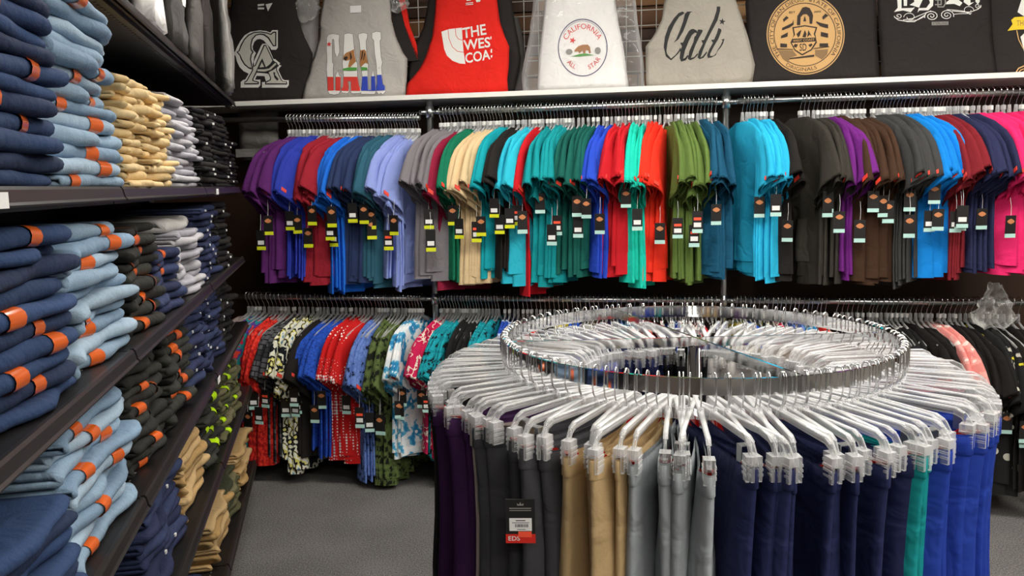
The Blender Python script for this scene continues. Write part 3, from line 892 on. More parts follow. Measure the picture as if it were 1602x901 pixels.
sh.prints('seal_picture', [c(p) for p in (
    [(425, 295), (430, 190), (455, 150), (490, 90), (530, 80), (575, 95), (605, 150), (615, 185), (605, 280), (575, 280), (570, 200), (540, 165), (500, 170), (470, 200), (465, 295)],
    [(500, 250), (518, 180), (536, 250)],
    [(250, 330), (330, 290), (370, 270), (385, 230), (388, 290), (340, 325), (250, 360)], [(240, 420), (320, 380), (315, 430), (235, 450)], [(230, 510), (310, 515), (310, 555), (230, 555)],
    [(650, 250), (700, 270), (790, 290), (790, 335), (700, 310), (655, 270)], [(705, 375), (790, 395), (790, 445), (705, 425)], [(690, 510), (790, 510), (790, 550), (690, 550)],
    [(260, 230), (300, 190), (330, 210), (290, 240), (270, 260)], [(720, 200), (760, 160), (795, 185), (760, 210), (730, 235)],
    [(370, 320), (520, 295), (665, 320), (640, 400), (660, 500), (600, 590), (490, 650), (400, 590), (350, 500), (390, 410)],
    [(340, 680), (630, 640), (630, 665), (340, 692)])] + [c(q) for q in stroke([(190, 575), (380, 578)], 9)+stroke([(620, 570), (800, 550)], 9)]
    + [quad_text('EST', c([(335, 135), (405, 132), (405, 158), (335, 161)])), quad_text('MMX', c([(632, 128), (712, 122), (712, 148), (632, 154)]))], P_DARK)
sh.prints('shield', [c([(390, 332), (520, 310), (645, 332), (622, 400), (640, 440), (366, 455), (405, 410)]), c([(366, 503), (646, 486), (590, 578), (490, 632), (408, 580)])], P_GOLD)
sh.prints('shield_figures', [c(p) for p in ([(420, 400), (450, 370), (480, 350), (460, 420), (440, 440)], [(490, 435), (520, 350), (540, 400), (530, 440)], [(545, 440), (560, 350), (600, 430), (575, 410)], [(385, 545), (400, 515), (440, 520), (420, 560)], [(560, 525), (600, 510), (610, 530), (580, 555)])] + [quad_text('SD', c([(458, 512), (540, 508), (540, 595), (458, 599)]), .01)], P_DARK)
sh.prints('shield_lettering', [quad_text('WEST COAST', c([(380, 467), (632, 451), (632, 476), (380, 492)]))], P_GOLD)

# black tee, blackletter
sh = Shirt('tee_shirt', 'black tee with white blackletter word, small monogram and scrollwork', 'shirt',
           [(0, 1372, 1548), (60, 1376, 1552), (131, 1379, 1558)], BLACKTEE, seed=10, d0=-.025, straps=False)
c = crop(1380, 0, 6.93)
sh.prints('blackletter', [c(p) for p in (
    [(160, -130), (215, -110), (212, 88), (330, 85), (357, 78), (312, 132), (230, 112), (135, 126), (172, 82)], [(235, -100), (277, -90), (272, 62), (237, 62)],
    [(300, 52), (350, 20), (345, -90), (440, -110), (440, 0), (402, 82), (340, 62)], [(478, -110), (562, -90), (552, 62), (500, 112), (405, 112), (385, 136), (398, 88), (480, 84), (520, 30)],
    [(700, 20), (760, -20), (760, -110), (840, -90), (832, 0), (872, 30), (842, 66), (782, 42), (690, 46)], [(885, 22), (900, -80), (960, -70), (960, 30), (1002, 20), (942, 62)], [(1018, 12), (1030, -70), (1075, -60), (1070, 10), (1048, 44)])], PRINTWHITE)
mono = stroke([(640, -60), (580, -60), (580, 0), (640, 0), (640, 50), (575, 50)], 13) + stroke([(605, -90), (605, 75), (665, 75), (685, 40), (685, -60), (605, -90)], 13)
sh.prints('monogram', [c(p) for p in mono], P_DGREY)
def spiral(cx, cy, r0, r1, a0, turns, n=26):
    return [(cx+lerp(r0, r1, k/n)*math.cos(a0+turns*2*PI*k/n), cy+lerp(r0, r1, k/n)*.75*math.sin(a0+turns*2*PI*k/n)) for k in range(n+1)]
scr = stroke(spiral(535, 175, 78, 8, PI*.9, 2.1), 8) + stroke(spiral(700, 165, 78, 8, PI*.1, -2.1), 8) + stroke(spiral(180, 170, 42, 8, PI, -1.3), 7) + stroke(spiral(1045, 60, 40, 8, 0, 1.3), 7) + \
    stroke(spiral(300, 185, 65, 30, PI, 1.0), 6) + stroke(spiral(935, 110, 60, 28, 0, -1.0), 6) + \
    stroke([(140, 180), (180, 215), (280, 235), (350, 235), (470, 160)], 8) + stroke([(230, 215), (330, 200), (470, 140), (530, 118)], 7) + stroke([(250, 228), (380, 218), (460, 180)], 6) + \
    stroke([(1085, 50), (1050, 95), (960, 130), (880, 130), (760, 120)], 8) + stroke([(960, 155), (880, 120), (780, 110), (700, 105)], 7) + stroke([(970, 145), (830, 150), (780, 155)], 6)
sh.prints('scrollwork', [c(p) for p in scr], PRINTWHITE)
sh.prints('caption_bar', [c([(535, 238), (716, 234), (716, 272), (535, 276)])], P_DGREY)
sh.prints('caption', [quad_text('STERLING', c([(545, 243), (706, 239), (706, 266), (545, 270)]))], P_DARK)

# black tee, ribbon, cut by the right edge
sh = Shirt('tee_shirt', 'black tee with white feathers and yellow ribbon print, at the right edge', 'shirt',
           [(0, 1546, 1690), (60, 1550, 1694), (127, 1554, 1700)], BLACKTEE, seed=11, d0=-.035, straps=False)
sh.prints('feathers', [c(p) for p in ([(1510, 0), (1470, 130), (1539, 180), (1640, 160), (1700, 40), (1640, -60), (1560, -50)], [(1539, 360), (1500, 400), (1540, 560), (1640, 560), (1660, 380)])], PRINTWHITE)
sh.prints('ribbon', [c([(1405, 215), (1440, 185), (1539, 180), (1700, 200), (1760, 260), (1700, 330), (1539, 320), (1470, 320), (1370, 330), (1420, 260)])], P_YELLOW)
sh.prints('ribbon_lettering', [quad_text('THE', c([(1460, 222), (1560, 222), (1560, 280), (1460, 280)]))], P_DGOLD)
sh.prints('claw_lines', [c(p) for p in stroke([(1460, 330), (1480, 430), (1530, 530)], 10)+stroke([(1450, 790), (1480, 740), (1560, 705)], 12)+stroke([(1465, 805), (1500, 760), (1580, 730)], 10)+stroke([(1490, 808), (1530, 775), (1590, 755)], 9)], P_GOLD)

# crumpled bag tops and odds hanging between the shirts
def crumple(name, label, px, py, d, w_, h_, seed, mat, cat='bag'):
    s, z = wall_at(px, py, d)
    vs, fs = [], []
    n = 12
    for j in range(n+1):
        for i in range(n+1):
            u, v = i/n-.5, j/n-.5
            k = Vector((u*7, v*7, seed))
            nn = noise.noise_vector(k)
            env = (1-(2*abs(u))**3*.5)
            vs.append((u*w_*(1-.5*(v+.5))+nn.x*.016, nn.y*.035+.02*noise.noise(k*2.3), v*h_*env+nn.z*.016))
    for j in range(n):
        for i in range(n): fs.append((j*(n+1)+i, j*(n+1)+i+1, (j+1)*(n+1)+i+1, (j+1)*(n+1)+i))
    o = add(name, mesh(name, vs, fs, True), mat, loc=W(s, d, z), rz=ROTW)
    sd = o.modifiers.new('thickness', 'SOLIDIFY'); sd.thickness = .001
    tag(o, label, cat, 'crumpled clear bags')
FILM2 = clear_plastic('crumpled_film', (.92, .92, .88), .06, .04, .5, .7)
crumple('plastic_bag', 'crumpled clear plastic bag between CA tank and CALI tank', 478, 4, -.05, .16, .20, 3, FILM2)
crumple('plastic_bag', 'crumpled clear plastic bag top right of the CALI tank', 622, -2, -.03, .12, .13, 8, FILM2)
crumple('plastic_bag', 'torn clear plastic bag hanging on lower rail at right', 1555, 478, .10, .20, .22, 14, FILM2)
t = Shirt('tee_shirt', 'pale grey tank side showing between CA tank and CALI tank', 'shirt',
      [(0, 462, 500), (50, 470, 498), (88, 480, 495)], fabric('pale_grey_jersey', '9a9694', .12), d0=-.10, seed=17, straps=False)
# folded grey shirt hung under the shelf at the left
s0, z0 = wall_at(408, 222, -.22)
t = thing('grey_shirt', 'grey shirt hem hanging behind the upper rail at far left', 'shirt', W(s0, -.22, 0), ROTW)
GS = fabric('mid_grey_jersey', '83807c', .15)
MB().loft([[(-.115, -.03, z), (-.06, -.045-.008*k, z), (0, -.035, z), (.06, -.047, z), (.115, -.03, z), (.115, .0, z), (-.115, .0, z)] for k, z in enumerate((z0-.10, z0, z0+.16))], True, True).build('body', GS, t, True)
for k, (a, b_) in enumerate(((-.125, -.01), (-.03, .09), (.05, .135))):
    MB().box(a, b_, -.06+.004*k, -.045+.004*k, z0-.085-.012*k, z0-.04).build('hem_fold', GS, t)

# ------------------------------------------------------------------ tees standing on the top of the jeans shelving
def ledge_shirt(label, a, rz, wd, h, mat, seed, prints=(), bf=.0, topm=None):
    t = thing('tee_shirt', label, 'shirt', S(a, bf, TIER[0]+.003), ROTS+rz, 'shirts on top of the jeans shelving')
    R = []
    for j in range(12):
        v = j/11
        ww = wd*(1-.12*v) if v < .75 else wd*(.91-.5*(v-.75))
        row = []
        for i in range(18):
            u = i/17-.5
            k = Vector((u*4, v*4, seed))
            row.append((u*ww, -.035*(1-abs(2*u)**3)-.02*noise.noise(k*1.5), v*h))
        for i in range(16, 0, -2):
            u = i/17-.5
            row.append((u*ww, .02, v*h))
        R.append(row)
    b = MB().loft(R, True, True).build('body', mat, t, True)
    for k, (x0, x1, z0, z1, pm) in enumerate(prints):
        vs = []
        n = 8
        for i in range(n+1):
            x = lerp(x0, x1, i/n)
            for j in range(n+1):
                z = lerp(z0, z1, j/n)
                v = z/h
                ww = wd*(1-.12*v)
                u = x/ww
                vs.append((x, -.035*(1-abs(2*u)**3)-.02*noise.noise(Vector((u*4, v*4, seed))*1.5)-.003-.001*k, z))
        add('print', mesh('print', vs, [(i*(n+1)+j, (i+1)*(n+1)+j, (i+1)*(n+1)+j+1, i*(n+1)+j+1) for i in range(n) for j in range(n)], True), pm, b)
    return t
SILVER = fabric('silver_grey_jersey', '8f8d8a', .2)
ledge_shirt('white tee standing on the shelving top at the near end', 2.42, .10, .42, .55, WHITETEE, 1, bf=.03)
ledge_shirt('charcoal tee with white letter block on the shelving top', 2.82, .14, .42, .55, fabric('charcoal_jersey', '4a4847', .2), 2, [(-.08, .04, .14, .27, PRINTWHITE), (-.04, .0, .17, .27, PRINTBLACK)], bf=.03)
ledge_shirt('dark grey tee wedged beside the white lettered tee', 3.20, .14, .40, .56, fabric('dark_grey_jersey', '4a4745', .15), 3, bf=.03)
ledge_shirt('black tee folded over at the top on the shelving', 3.52, .16, .38, .54, BLACKTEE, 4, bf=.03)
ledge_shirt('silver grey tee with slanted white print at the far end of shelving top', 3.98, .20, .52, .58, SILVER, 5, [(.0, .12, .20, .34, PRINTWHITE)], bf=.01)

# ------------------------------------------------------------------ scrub tops on the wall rails
def body_fold(x, z, v):
    a = .004 + .026*min(1, max(0, (-z-.12)/.45))
    return a*math.sin(x*(30+3*v)+v*2.1+z*2.2) + a*.5*math.sin(x*57+v*4+z*5)
BT = [(0, .070, .010), (-.015, .105, .012), (-.04, .165, .014), (-.065, .200, .015), (-.11, .210, .016), (-.2, .198, .017), (-.35, .195, .018), (-.5, .20, .020), (-.72, .215, .024)]
def body_mesh(v, Lg=.72):
    rows = []
    M = 26
    for z in (0, -.015, -.04, -.065, -.10, -.15, -.21, -.28, -.36, -.44, -.52, -.60, -.66, -.70, -Lg):
        wd, th = interp(BT, z)
        row = []
        for k in range(M):
            a = 2*PI*k/M
            x = wd*sgnpow(math.cos(a), .75)
            y = th*sgnpow(math.sin(a), .8) + body_fold(x, z, v)
            zz = z
            if z == 0: zz = -.03*max(0, math.sin(a)) * (1 if v % 2 else .6)
            if z < -.6: zz += .012*math.sin(x*9+v)
            row.append((x, y, zz))
        rows.append(row)
    return MB().loft(rows[::-1], True).me('body', True)
UP = [(.155, -.040), (.210, -.066), (.255, -.125), (.290, -.200), (.315, -.275)]
LO = [(.190, -.200), (.194, -.245), (.188, -.305), (.174, -.360), (.150, -.410)]
def sleeve_pt(q, a, v, side, grow_=0, dr=0):
    """q 0..1 down the sleeve, a around it"""
    i = min(3, int(q*4)); f = q*4-i
    U = Vector(UP[i]).lerp(Vector(UP[i+1]), f); L_ = Vector(LO[i]).lerp(Vector(LO[i+1]), f)
    c_ = (U+L_)/2 + Vector((-.022*dr*q, -.03*dr*q)); h = (U-L_)/2*(1-.12*abs(dr)*q)
    ca, sa = sgnpow(math.cos(a), .8), math.sin(a)
    th = lerp(.016, .033, q*q) + grow_
    p = c_ + h*ca
    y = th*sa + .016*q*math.sin(ca*3.6+v*1.7+dr*2) + (1-q)*body_fold(p.x, p.y, v)
    return Vector((p.x*side, y*(1 if side > 0 else 1), p.y))
def sleeve_mesh(v, side, dr=0):
    M = 18
    rows = [[sleeve_pt(q, 2*PI*k/M, v, side, 0, dr) for k in range(M)] for q in (0, .15, .32, .5, .68, .84, .95, 1)]
    rows.append([sleeve_pt(.97, 2*PI*k/M, v, side, -.004, dr) for k in range(M)])
    if side > 0: rows = rows[::-1]
    return MB().loft(rows, True).me('sleeve', True)
def patch_mesh(v, face):
    c_ = sleeve_pt(.92, face*PI*.23, v, 1)
    p = sleeve_pt(.92, face*PI*.17, v, 1); q = sleeve_pt(.92, face*PI*.30, v, 1)
    t = (q-p).normalized()
    dn = (sleeve_pt(1, face*PI*.23, v, 1)-sleeve_pt(.8, face*PI*.23, v, 1)).normalized()
    off = t.cross(dn)
    off = off*(1 if off.y*face > 0 else -1)*.0045
    vs = []
    for o_ in (off, off*.1):
        for a, b_ in ((-1, -1), (1, -1), (1, 1), (-1, 1)): vs.append(c_ + t*(a*.015) + dn*(b_*.0085) + o_)
    return mesh('brand_patch', vs, [(0, 1, 2, 3), (7, 6, 5, 4), (0, 4, 5, 1), (1, 5, 6, 2), (2, 6, 7, 3), (3, 7, 4, 0)], False)
def pocket_mesh(v, face):
    R = []
    n = 9
    for j in range(7):
        z = lerp(-.665, -.47, j/6)
        R.append([(lerp(.02, .20, i/n), 0, 0) for i in range(n+1)])
        for i in range(n+1):
            x = lerp(.02, .20, i/n)
            wd, th = interp(BT, z)
            yb = th*max(0, 1-(x/wd)**2.6)**.42
            R[-1][i] = (x, body_fold(x, z, v)+face*(yb+.0035), z)
    m = MB().loft(R if face < 0 else R[::-1], False)
    return m.me('pocket', True)
BM = [body_mesh(v) for v in range(5)]
SM = [[(sleeve_mesh(v, 1, dr), sleeve_mesh(v, -1, dr)) for dr in (0, -1, 1)] for v in range(5)]
PM = [{f: patch_mesh(v, f) for f in (1, -1)} for v in range(5)]
KM = [{f: pocket_mesh(v, f) for f in (1, -1)} for v in range(5)]
# hangers: chrome hook, neck block, clear arms
hk = []
for k in range(13):
    a = rad(200 - k*20)
    hk.append((.021*math.cos(a), 0, -.021+.0165+.021*math.sin(a)))
hk = hk[::-1] + [(-.020+.004, 0, -.03)] if False else hk
HOOK = MB().tube([(-.020, 0, -.018)] + [(.0200*math.cos(rad(a)), 0, -.0045+.0200*math.sin(rad(a))) for a in range(180, -30, -20)] + [(.012, 0, -.030), (.003, 0, -.045), (0, 0, -.062), (0, 0, -.098)], .0017, 5).me('hook', True)
ARMS = MB().tube([(-.19, 0, -.195), (-.16, 0, -.178), (-.09, 0, -.150), (-.03, 0, -.122), (0, 0, -.100), (.03, 0, -.122), (.09, 0, -.150), (.16, 0, -.178), (.19, 0, -.195)], .006, 6, True, .6, 1.3)
ARMS.tube([(0, 0, -.066), (0, 0, -.108)], [.008, .011], 6, True, .8, 1.2)
ARMS = ARMS.me('arms', True)
SIZER = MB().box(-.011, .011, -.006, .006, -.088, -.068).box(-.009, .009, -.0068, .0068, -.085, -.071).me('size_marker')
HDROP = .112
# hang tags
CARD = MB().box(-.0012, .0012, -.024, .024, -.048, .048).me('card')
BAND = MB().box(-.0018, .0018, -.0242, .0242, -.048, -.031).me('band')
STICK = MB().box(-.002, .002, -.017, .017, -.022, -.002).me('price_sticker')
_l = ell(0, 0, .016, .010, 4); _l2 = ell(0, 0, .013, .0105, 16)
LOGO = MB().raw([(.0018, x, z+.022) for x, z in [(-.018, 0), (-.011, .007), (0, .012), (.011, .007), (.018, 0), (.011, -.007), (0, -.011), (-.011, -.007)]], [tuple(range(8))]).me('emblem')
SCARD = MB().box(-.0018, .0018, -.017, .017, -.012, .0).me('red_sticker')
STRING = MB().tube([(0, 0, .046), (-.004, .002, .085), (-.012, 0, .125)], .0008, 4).me('string')
def hang_tag(parent, loc, rz, band, front, sticker=False, scale=1.0):
    o = add('hang_tag', CARD, TAGBLACK, parent, loc, rz)
    o.scale = (1, scale, scale)
    add('band', BAND, band, o)
    if front:
        add('emblem', LOGO, LOGOORANGE, o)
    else:
        add('price_sticker', STICK, PAPER, o)
        if sticker: add('red_sticker', SCARD, STICKORANGE, o, (0.0004, 0, .02))
    add('string', STRING, PAPER, o)
def scrub(label, cat, s, zr, yaw, mat, v, group, patch=True, pocket=False, tagc=None, drop=HDROP, hlabel='', hgroup='', d=0, shade=CLEARDIM, tilt=0, ln=1.0):
    face = 1 if yaw > 0 else -1
    rz = -PI/2-WA-rad(yaw)
    h = thing('clothes_hanger', hlabel, 'hanger', W(s, d, zr+.0), rz, hgroup)
    add('hook', HOOK, WIRE, h)
    add('arms', ARMS, shade, h)
    if rnd.random() < .6: add('size_marker', SIZER, PAPER if rnd.random() < .75 else CLEARDIM, h)
    t = thing('scrub_top', label, cat, W(s, d, zr-drop), rz, group)
    t.rotation_euler = (rad(tilt), 0, rz)
    t.scale = (1, 1, ln)
    b = add('body', BM[v], mat, t)
    dr = 0 if patch else rnd.randrange(3)
    for k in (0, 1): add('sleeve', SM[v][dr][k], mat, t)
    if patch: add('brand_patch', PM[v][face], LOGORED, t)
    if pocket: add('pocket', KM[v][face], mat, t)
    if tagc:
        band, front, zt = tagc
        hang_tag(t, (.262+rnd.uniform(-.03, .02), face*rnd.uniform(.0, .035), zt), rad(yaw)+rnd.uniform(-.25, .25), band, front, rnd.random() < .3)
    return t
C = {n: fabric('cloth_'+n.replace(' ', '_'), h, .14, scale=5, bump=.05) for n, h in dict(
    purple='5c2468', royal='2f3fae', burgundy='9c2030', azure='1c6cd8', navy='28365c', slate='2c5c70', ceil='8a9ad8', grey='7a757a', green='0c6e50', tan='d8bd92', teal='0a9aa6',
    black='1e1a18', turquoise='2ab4cc', red='c41420', jade='0a9096', forest='0e5a50', cobalt='2448c0', crimson='c41824', aqua='18c8b0', scarlet='e8301a', olive='5e7638', petrol='12506e',
    sky='28b0d8', charcoal='35322c', violet='6a2078', brown='402a1c', graphite='3c3c3c', blue='0c82d8', maroon='7c1c26', ink='262a4c', pink='e8286c', wine='8c1838').items()}
WORD = dict(purple='purple', royal='royal blue', burgundy='burgundy', azure='bright blue', navy='dark navy', slate='slate teal', ceil='pale periwinkle blue', grey='grey', green='dark green', tan='tan', teal='teal',
    black='black', turquoise='light turquoise', red='red', jade='jade teal', forest='forest green', cobalt='cobalt blue', crimson='crimson', aqua='aqua green', scarlet='orange red', olive='olive green', petrol='petrol blue',
    sky='sky turquoise', charcoal='charcoal', violet='violet', brown='dark brown', graphite='graphite grey', blue='vivid blue', maroon='maroon', ink='ink navy', pink='hot pink', wine='wine red')
def run(tab, rail_word, px0, px1, n, cn, mat, word, yaw, ypx, v, band, tags=.18, patch=.5, drop=0, extra='', ln=1.0, lead=None, tilt=0, yawj=4.5):
    """a run of alike tops along a rail; the top that lies in front of the run is its last (yaw > 0) or first"""
    lnr = rnd.uniform(.94, 1.04)
    for i in range(n):
        px = lerp(px0, px1, i/(n-1)) if n > 1 else px0
        s, _ = wall_at(px, ypx)
        zr = rail_z(tab, s)+.013
        fr = (i == n-1) if yaw > 0 else (i == 0)
        od = ordn(i)
        pl = 'single one' if n == 1 else '%s from left of its run' % od
        tg = None
        if rnd.random() < tags or fr: tg = (band, rnd.random() < .55, -.43+rnd.uniform(-.07, .07))
        scrub('%s scrub top%s, %s, %s rail' % (word, extra, pl, rail_word), 'scrub top', s+rnd.uniform(-1, 1)*.002, zr,
              yaw+rnd.uniform(-1, 1)*yawj+(0 if not fr else (5 if yaw > 0 else -7)), mat, v, '%s scrub tops on the %s rail' % (word, rail_word), patch=(fr or rnd.random() < patch), pocket=fr, tagc=tg,
              drop=HDROP+drop+rnd.uniform(-.014, .014), hlabel='clear hanger, %s, holding %s top%s, %s rail' % ('single' if n == 1 else od+' of run', word, extra, rail_word), hgroup='clear shirt hangers on the %s rail' % rail_word, ln=ln*lnr*rnd.uniform(.96, 1.05), tilt=tilt)
U = 'upper'
def up(px0, px1, n, cn, yaw, v, band, **kw): run(RAIL_UP, U, px0, px1, n, cn, C[cn], WORD[cn], yaw, 186 if px0 < 670 else 178-(px0-680)*.035, v, band, **kw)
up(452, 480, 6, 'purple', 30, 0, LIME, patch=0)
up(484, 512, 6, 'royal', 30, 1, LIME, patch=0)
up(516, 545, 6, 'burgundy', 27, 2, LIME, patch=.2, ln=1.03)
up(549, 572, 6, 'azure', 22, 3, LIME, patch=.2, ln=1.08)
up(576, 601, 6, 'navy', 24, 4, LIME, patch=.3, ln=1.06)
up(604, 626, 6, 'slate', 20, 0, LIME, patch=.1, ln=1.06)
up(629, 655, 7, 'ceil', 20, 1, LIME, patch=.1, ln=1.08)
up(690, 722, 7, 'grey', 24, 2, LIME, patch=.4)
up(725, 726, 1, 'wine', 20, 0, LIME, tags=0, ln=1.08)
up(730, 748, 4, 'green', 22, 3, LIME, patch=.3)
up(752, 782, 7, 'tan', 22, 4, LIME, patch=.4)
up(786, 799, 3, 'teal', 18, 0, LIME, patch=0)
up(803, 818, 3, 'black', 16, 1, LIME, patch=0)
up(823, 845, 5, 'turquoise', 20, 2, LIME, patch=.2)
up(849, 850, 1, 'red', 17, 3, MINT, ln=1.1)
up(857, 892, 8, 'jade', 14, 4, MINT, patch=.2, ln=1.03)
up(897, 936, 6, 'forest', 12, 0, MINT, patch=.3)
up(944, 963, 4, 'cobalt', 11, 1, MINT, patch=.2)
up(968, 990, 5, 'crimson', 9, 2, MINT, patch=.4)
up(996, 1014, 5, 'aqua', 8, 3, MINT, patch=.6, ln=1.05)
up(1019, 1040, 4, 'scarlet', 9, 4, MINT, patch=.4, ln=1.05)
up(1045, 1084, 8, 'olive', -8, 0, MINT, patch=.4)
up(1091, 1119, 6, 'petrol', -10, 1, MINT, patch=.4)
up(1162, 1196, 7, 'sky', -16, 2, MINT, patch=.5)
up(1199, 1208, 2, 'black', -16, 3, MINT, extra=' beside turquoise')
up(1252, 1286, 6, 'charcoal', -18, 4, MINT, patch=.2)
up(1292, 1302, 3, 'violet', -20, 0, MINT)
up(1306, 1352, 8, 'brown', -24, 1, MINT, patch=.7)
up(1366, 1398, 7, 'graphite', -24, 2, MINT, patch=.7)
up(1403, 1440, 7, 'blue', -24, 3, MINT, patch=.5)
up(1447, 1472, 6, 'maroon', -22, 4, MINT, patch=.2)
up(1476, 1512, 7, 'ink', -24, 0, MINT, patch=.6)
up(1522, 1600, 9, 'pink', -22, 1, MINT, patch=.3)

# patterned tops on the lower rail
Pn = {
 'mauve':   (fabric('cloth_mauve', '8a7c78', .2), 'mauve grey'),
 'abstract': (patterned('print_abstract', ['3a2a6a', 'c02848', '208a90', '5a3a90', 'd04030'], [0, .38, .47, .55, .62], 14), 'purple-red-teal abstract'),
 'redtex':  (patterned('print_red_texture', ['a81818', 'd82a20', 'e84030'], [0, .45, .58], 70), 'red textured'),
 'greywv':  (patterned('print_grey_weave', ['343438', '5a5a5e', '1c1c20'], [0, .35, .8], 9, 'weave'), 'grey-black woven'),
 'floral':  (patterned('print_floral', ['14161c', 'e0e0cc', '14161c', 'd8d070', 'f0f0e4', '70a0b8'], [0, .40, .50, .56, .60, .68], 18), 'black-white-yellow floral'),
 'black':   (C['black'], 'plain black'),
 'royalp':  (patterned('print_royal_texture', ['1c3a90', '2450b8', '2c5cc8'], [0, .42, .6], 90), 'royal blue textured'),
 'reddot':  (patterned('print_red_dots', ['f0e8e4', 'cc1c1c'], [0, .70], 62, 'dots'), 'white-dashed red'),
 'bluebk':  (patterned('print_blue_black', ['6a86c8', '5874b8', '1a2038'], [0, .45, .60], 42), 'black-speckled blue'),
 'olivebk': (patterned('print_olive_black', ['5c6c3c', '4c5a30', '14180e'], [0, .48, .57], 34), 'black-speckled olive'),
 'whiteblue': (patterned('print_white_blue', ['f0f2f2', 'dfe8ec', '58a8cc', '2a84b8', 'f0f2f2'], [0, .42, .52, .58, .68], 17), 'blue-leaf white'),
 'pinkfl':  (patterned('print_pink_floral', ['c41c50', 'e8dccc', 'c41c50', '8a2030'], [0, .54, .60, .70], 20), 'raspberry blossom'),
 'tealbk':  (patterned('print_teal_black', ['18a0ac', '108894', '0c1c22'], [0, .45, .58], 40), 'black-speckled teal'),
 'blackfl': (patterned('print_black_floral', ['141414', '1c1c1c', 'd0d0cc'], [0, .5, .64], 26), 'white-flecked black'),
 'redfl':   (patterned('print_red_floral', ['b81c28', 'e8c8b8', '202020'], [0, .58, .66], 20), 'red floral'),
 'bluefl':  (patterned('print_blue_floral', ['2448a8', 'c8d8f0', '18286a'], [0, .57, .65], 22), 'blue floral'),
 'yellowfl': (patterned('print_yellow_floral', ['e4e0c8', 'd8c030', '5a8a50'], [0, .52, .62], 20), 'cream-yellow floral'),
 'whitered': (patterned('print_white_red', ['eceae4', 'cc2a30', '3858a8'], [0, .57, .66], 24), 'red-blue-print white'),
 'peach':   (patterned('print_peach', ['e08a84', 'e8a49c', 'f4e0d8'], [0, .5, .62], 22), 'peach pink'),
 'blackdot': (patterned('print_black_spots', ['1a1a1a', 'b8b4a8', 'd0c428', 'd8d4c4'], [0, .12, .5, .75], 17, 'blobs'), 'yellow-spotted black'),
 'darkplain': (fabric('cloth_offblack', '171413', .2), 'plain off-black'),
}
def lo(px0, px1, n, key, yaw, v, ln=1.0, **kw):
    m, word = Pn[key]
    run(RAIL_LO, 'lower', px0, px1, n, key, m, word, yaw, 466, v, MINT, patch=0, tags=kw.pop('tags', .2), ln=ln, drop=.012, **kw)
lo(388, 400, 3, 'mauve', 30, 0)
lo(405, 420, 3, 'abstract', 26, 1, 1.1)
lo(426, 446, 4, 'redtex', 20, 2, 1.12)
lo(451, 468, 3, 'greywv', 20, 3, 1.02)
lo(474, 496, 4, 'floral', 18, 4, 1.1)
lo(501, 512, 3, 'black', 18, 0)
lo(520, 548, 5, 'royalp', 22, 1, 1.02)
lo(556, 582, 5, 'reddot', 20, 2, 1.02)
lo(588, 606, 5, 'bluebk', 14, 3, 1.15)
lo(612, 634, 5, 'olivebk', 14, 4, 1.12)
lo(641, 660, 5, 'whiteblue', 12, 0, 1.0)
lo(690, 705, 4, 'pinkfl', 22, 1)
lo(710, 727, 5, 'tealbk', 18, 2)
lo(732, 754, 6, 'blackfl', 14, 3)
lo(760, 780, 5, 'tealbk', 12, 4, extra=' left of rack')
seq = ['bluefl', 'whitered', 'redfl', 'blackfl', 'yellowfl', 'royalp', 'floral', 'pinkfl', 'bluebk', 'whiteblue', 'redtex', 'darkplain']
px = 790
nth = {}
for k in range(24):
    key = seq[k % 12]
    nth[key] = nth.get(key, 0)+1
    m, word = Pn[key]
    if 1112 < px < 1150: px = 1152
    lo(px, px+14, 3, key, 4 if px < 950 else -8, k % 5, extra=' behind rack %s' % ('left' if k < 12 else 'right'), tags=0)
    px += 21
    if px > 1290: break
lo(1310, 1350, 6, 'darkplain', -16, 0, extra=' above rack')
lo(1360, 1372, 3, 'turq' if 'turq' in Pn else 'tealbk', -16, 1, extra=' right of rack')
lo(1380, 1410, 5, 'blackfl', -18, 2, extra=' right of rack')
lo(1418, 1450, 5, 'darkplain', -20, 3, extra=' before peach')
lo(1458, 1470, 2, 'peach', -18, 4)
lo(1478, 1512, 5, 'darkplain', -18, 0, extra=' beyond peach')
lo(1520, 1548, 4, 'blackdot', -16, 1, 1.05)
lo(1560, 1595, 4, 'darkplain', -16, 2, extra=' right edge')

# ------------------------------------------------------------------ round rack with trousers
t = thing('round_rack', 'round chrome clothes rack ring on a centre pole, crowded with trousers', 'clothes rack', (RC.x, RC.y, 0), 0)
n = 96
R = []
for r, z in ((RR-.003, RZ-.032), (RR+.003, RZ-.032), (RR+.003, RZ), (RR-.003, RZ)): R.append([(r*math.cos(2*PI*k/n), r*math.sin(2*PI*k/n), z) for k in range(n)])
m = MB().loft(R, True)
for k in range(n): m.f.append((3*n+k, 3*n+(k+1) % n, (k+1) % n, k))
ring = m.build('ring', CHROME, t)
ring.data.polygons.foreach_set('use_smooth', [True]*len(ring.data.polygons))
try: ring.data.set_sharp_from_angle(angle=rad(40))
except Exception: pass
for ang in (rad(2), rad(106)):
    c_, s_ = math.cos(ang), math.sin(ang)
    b = MB().box(-RR+.003, RR-.003, -.003, .003, RZ-.031, RZ-.008).build('cross_bar', CHROME, t, rz=ang)
MB().tube([(0, 0, .03), (0, 0, RZ-.031)], .016, 16).build('centre_pole', CHROME, t, True)
for k in range(4):
    a = rad(45+90*k)
    MB().tube([(0, 0, .07), (.30*math.cos(a), .30*math.sin(a), .035), (.44*math.cos(a), .44*math.sin(a), .008)], .012, 8).build('base_leg', CHROME, t, True)

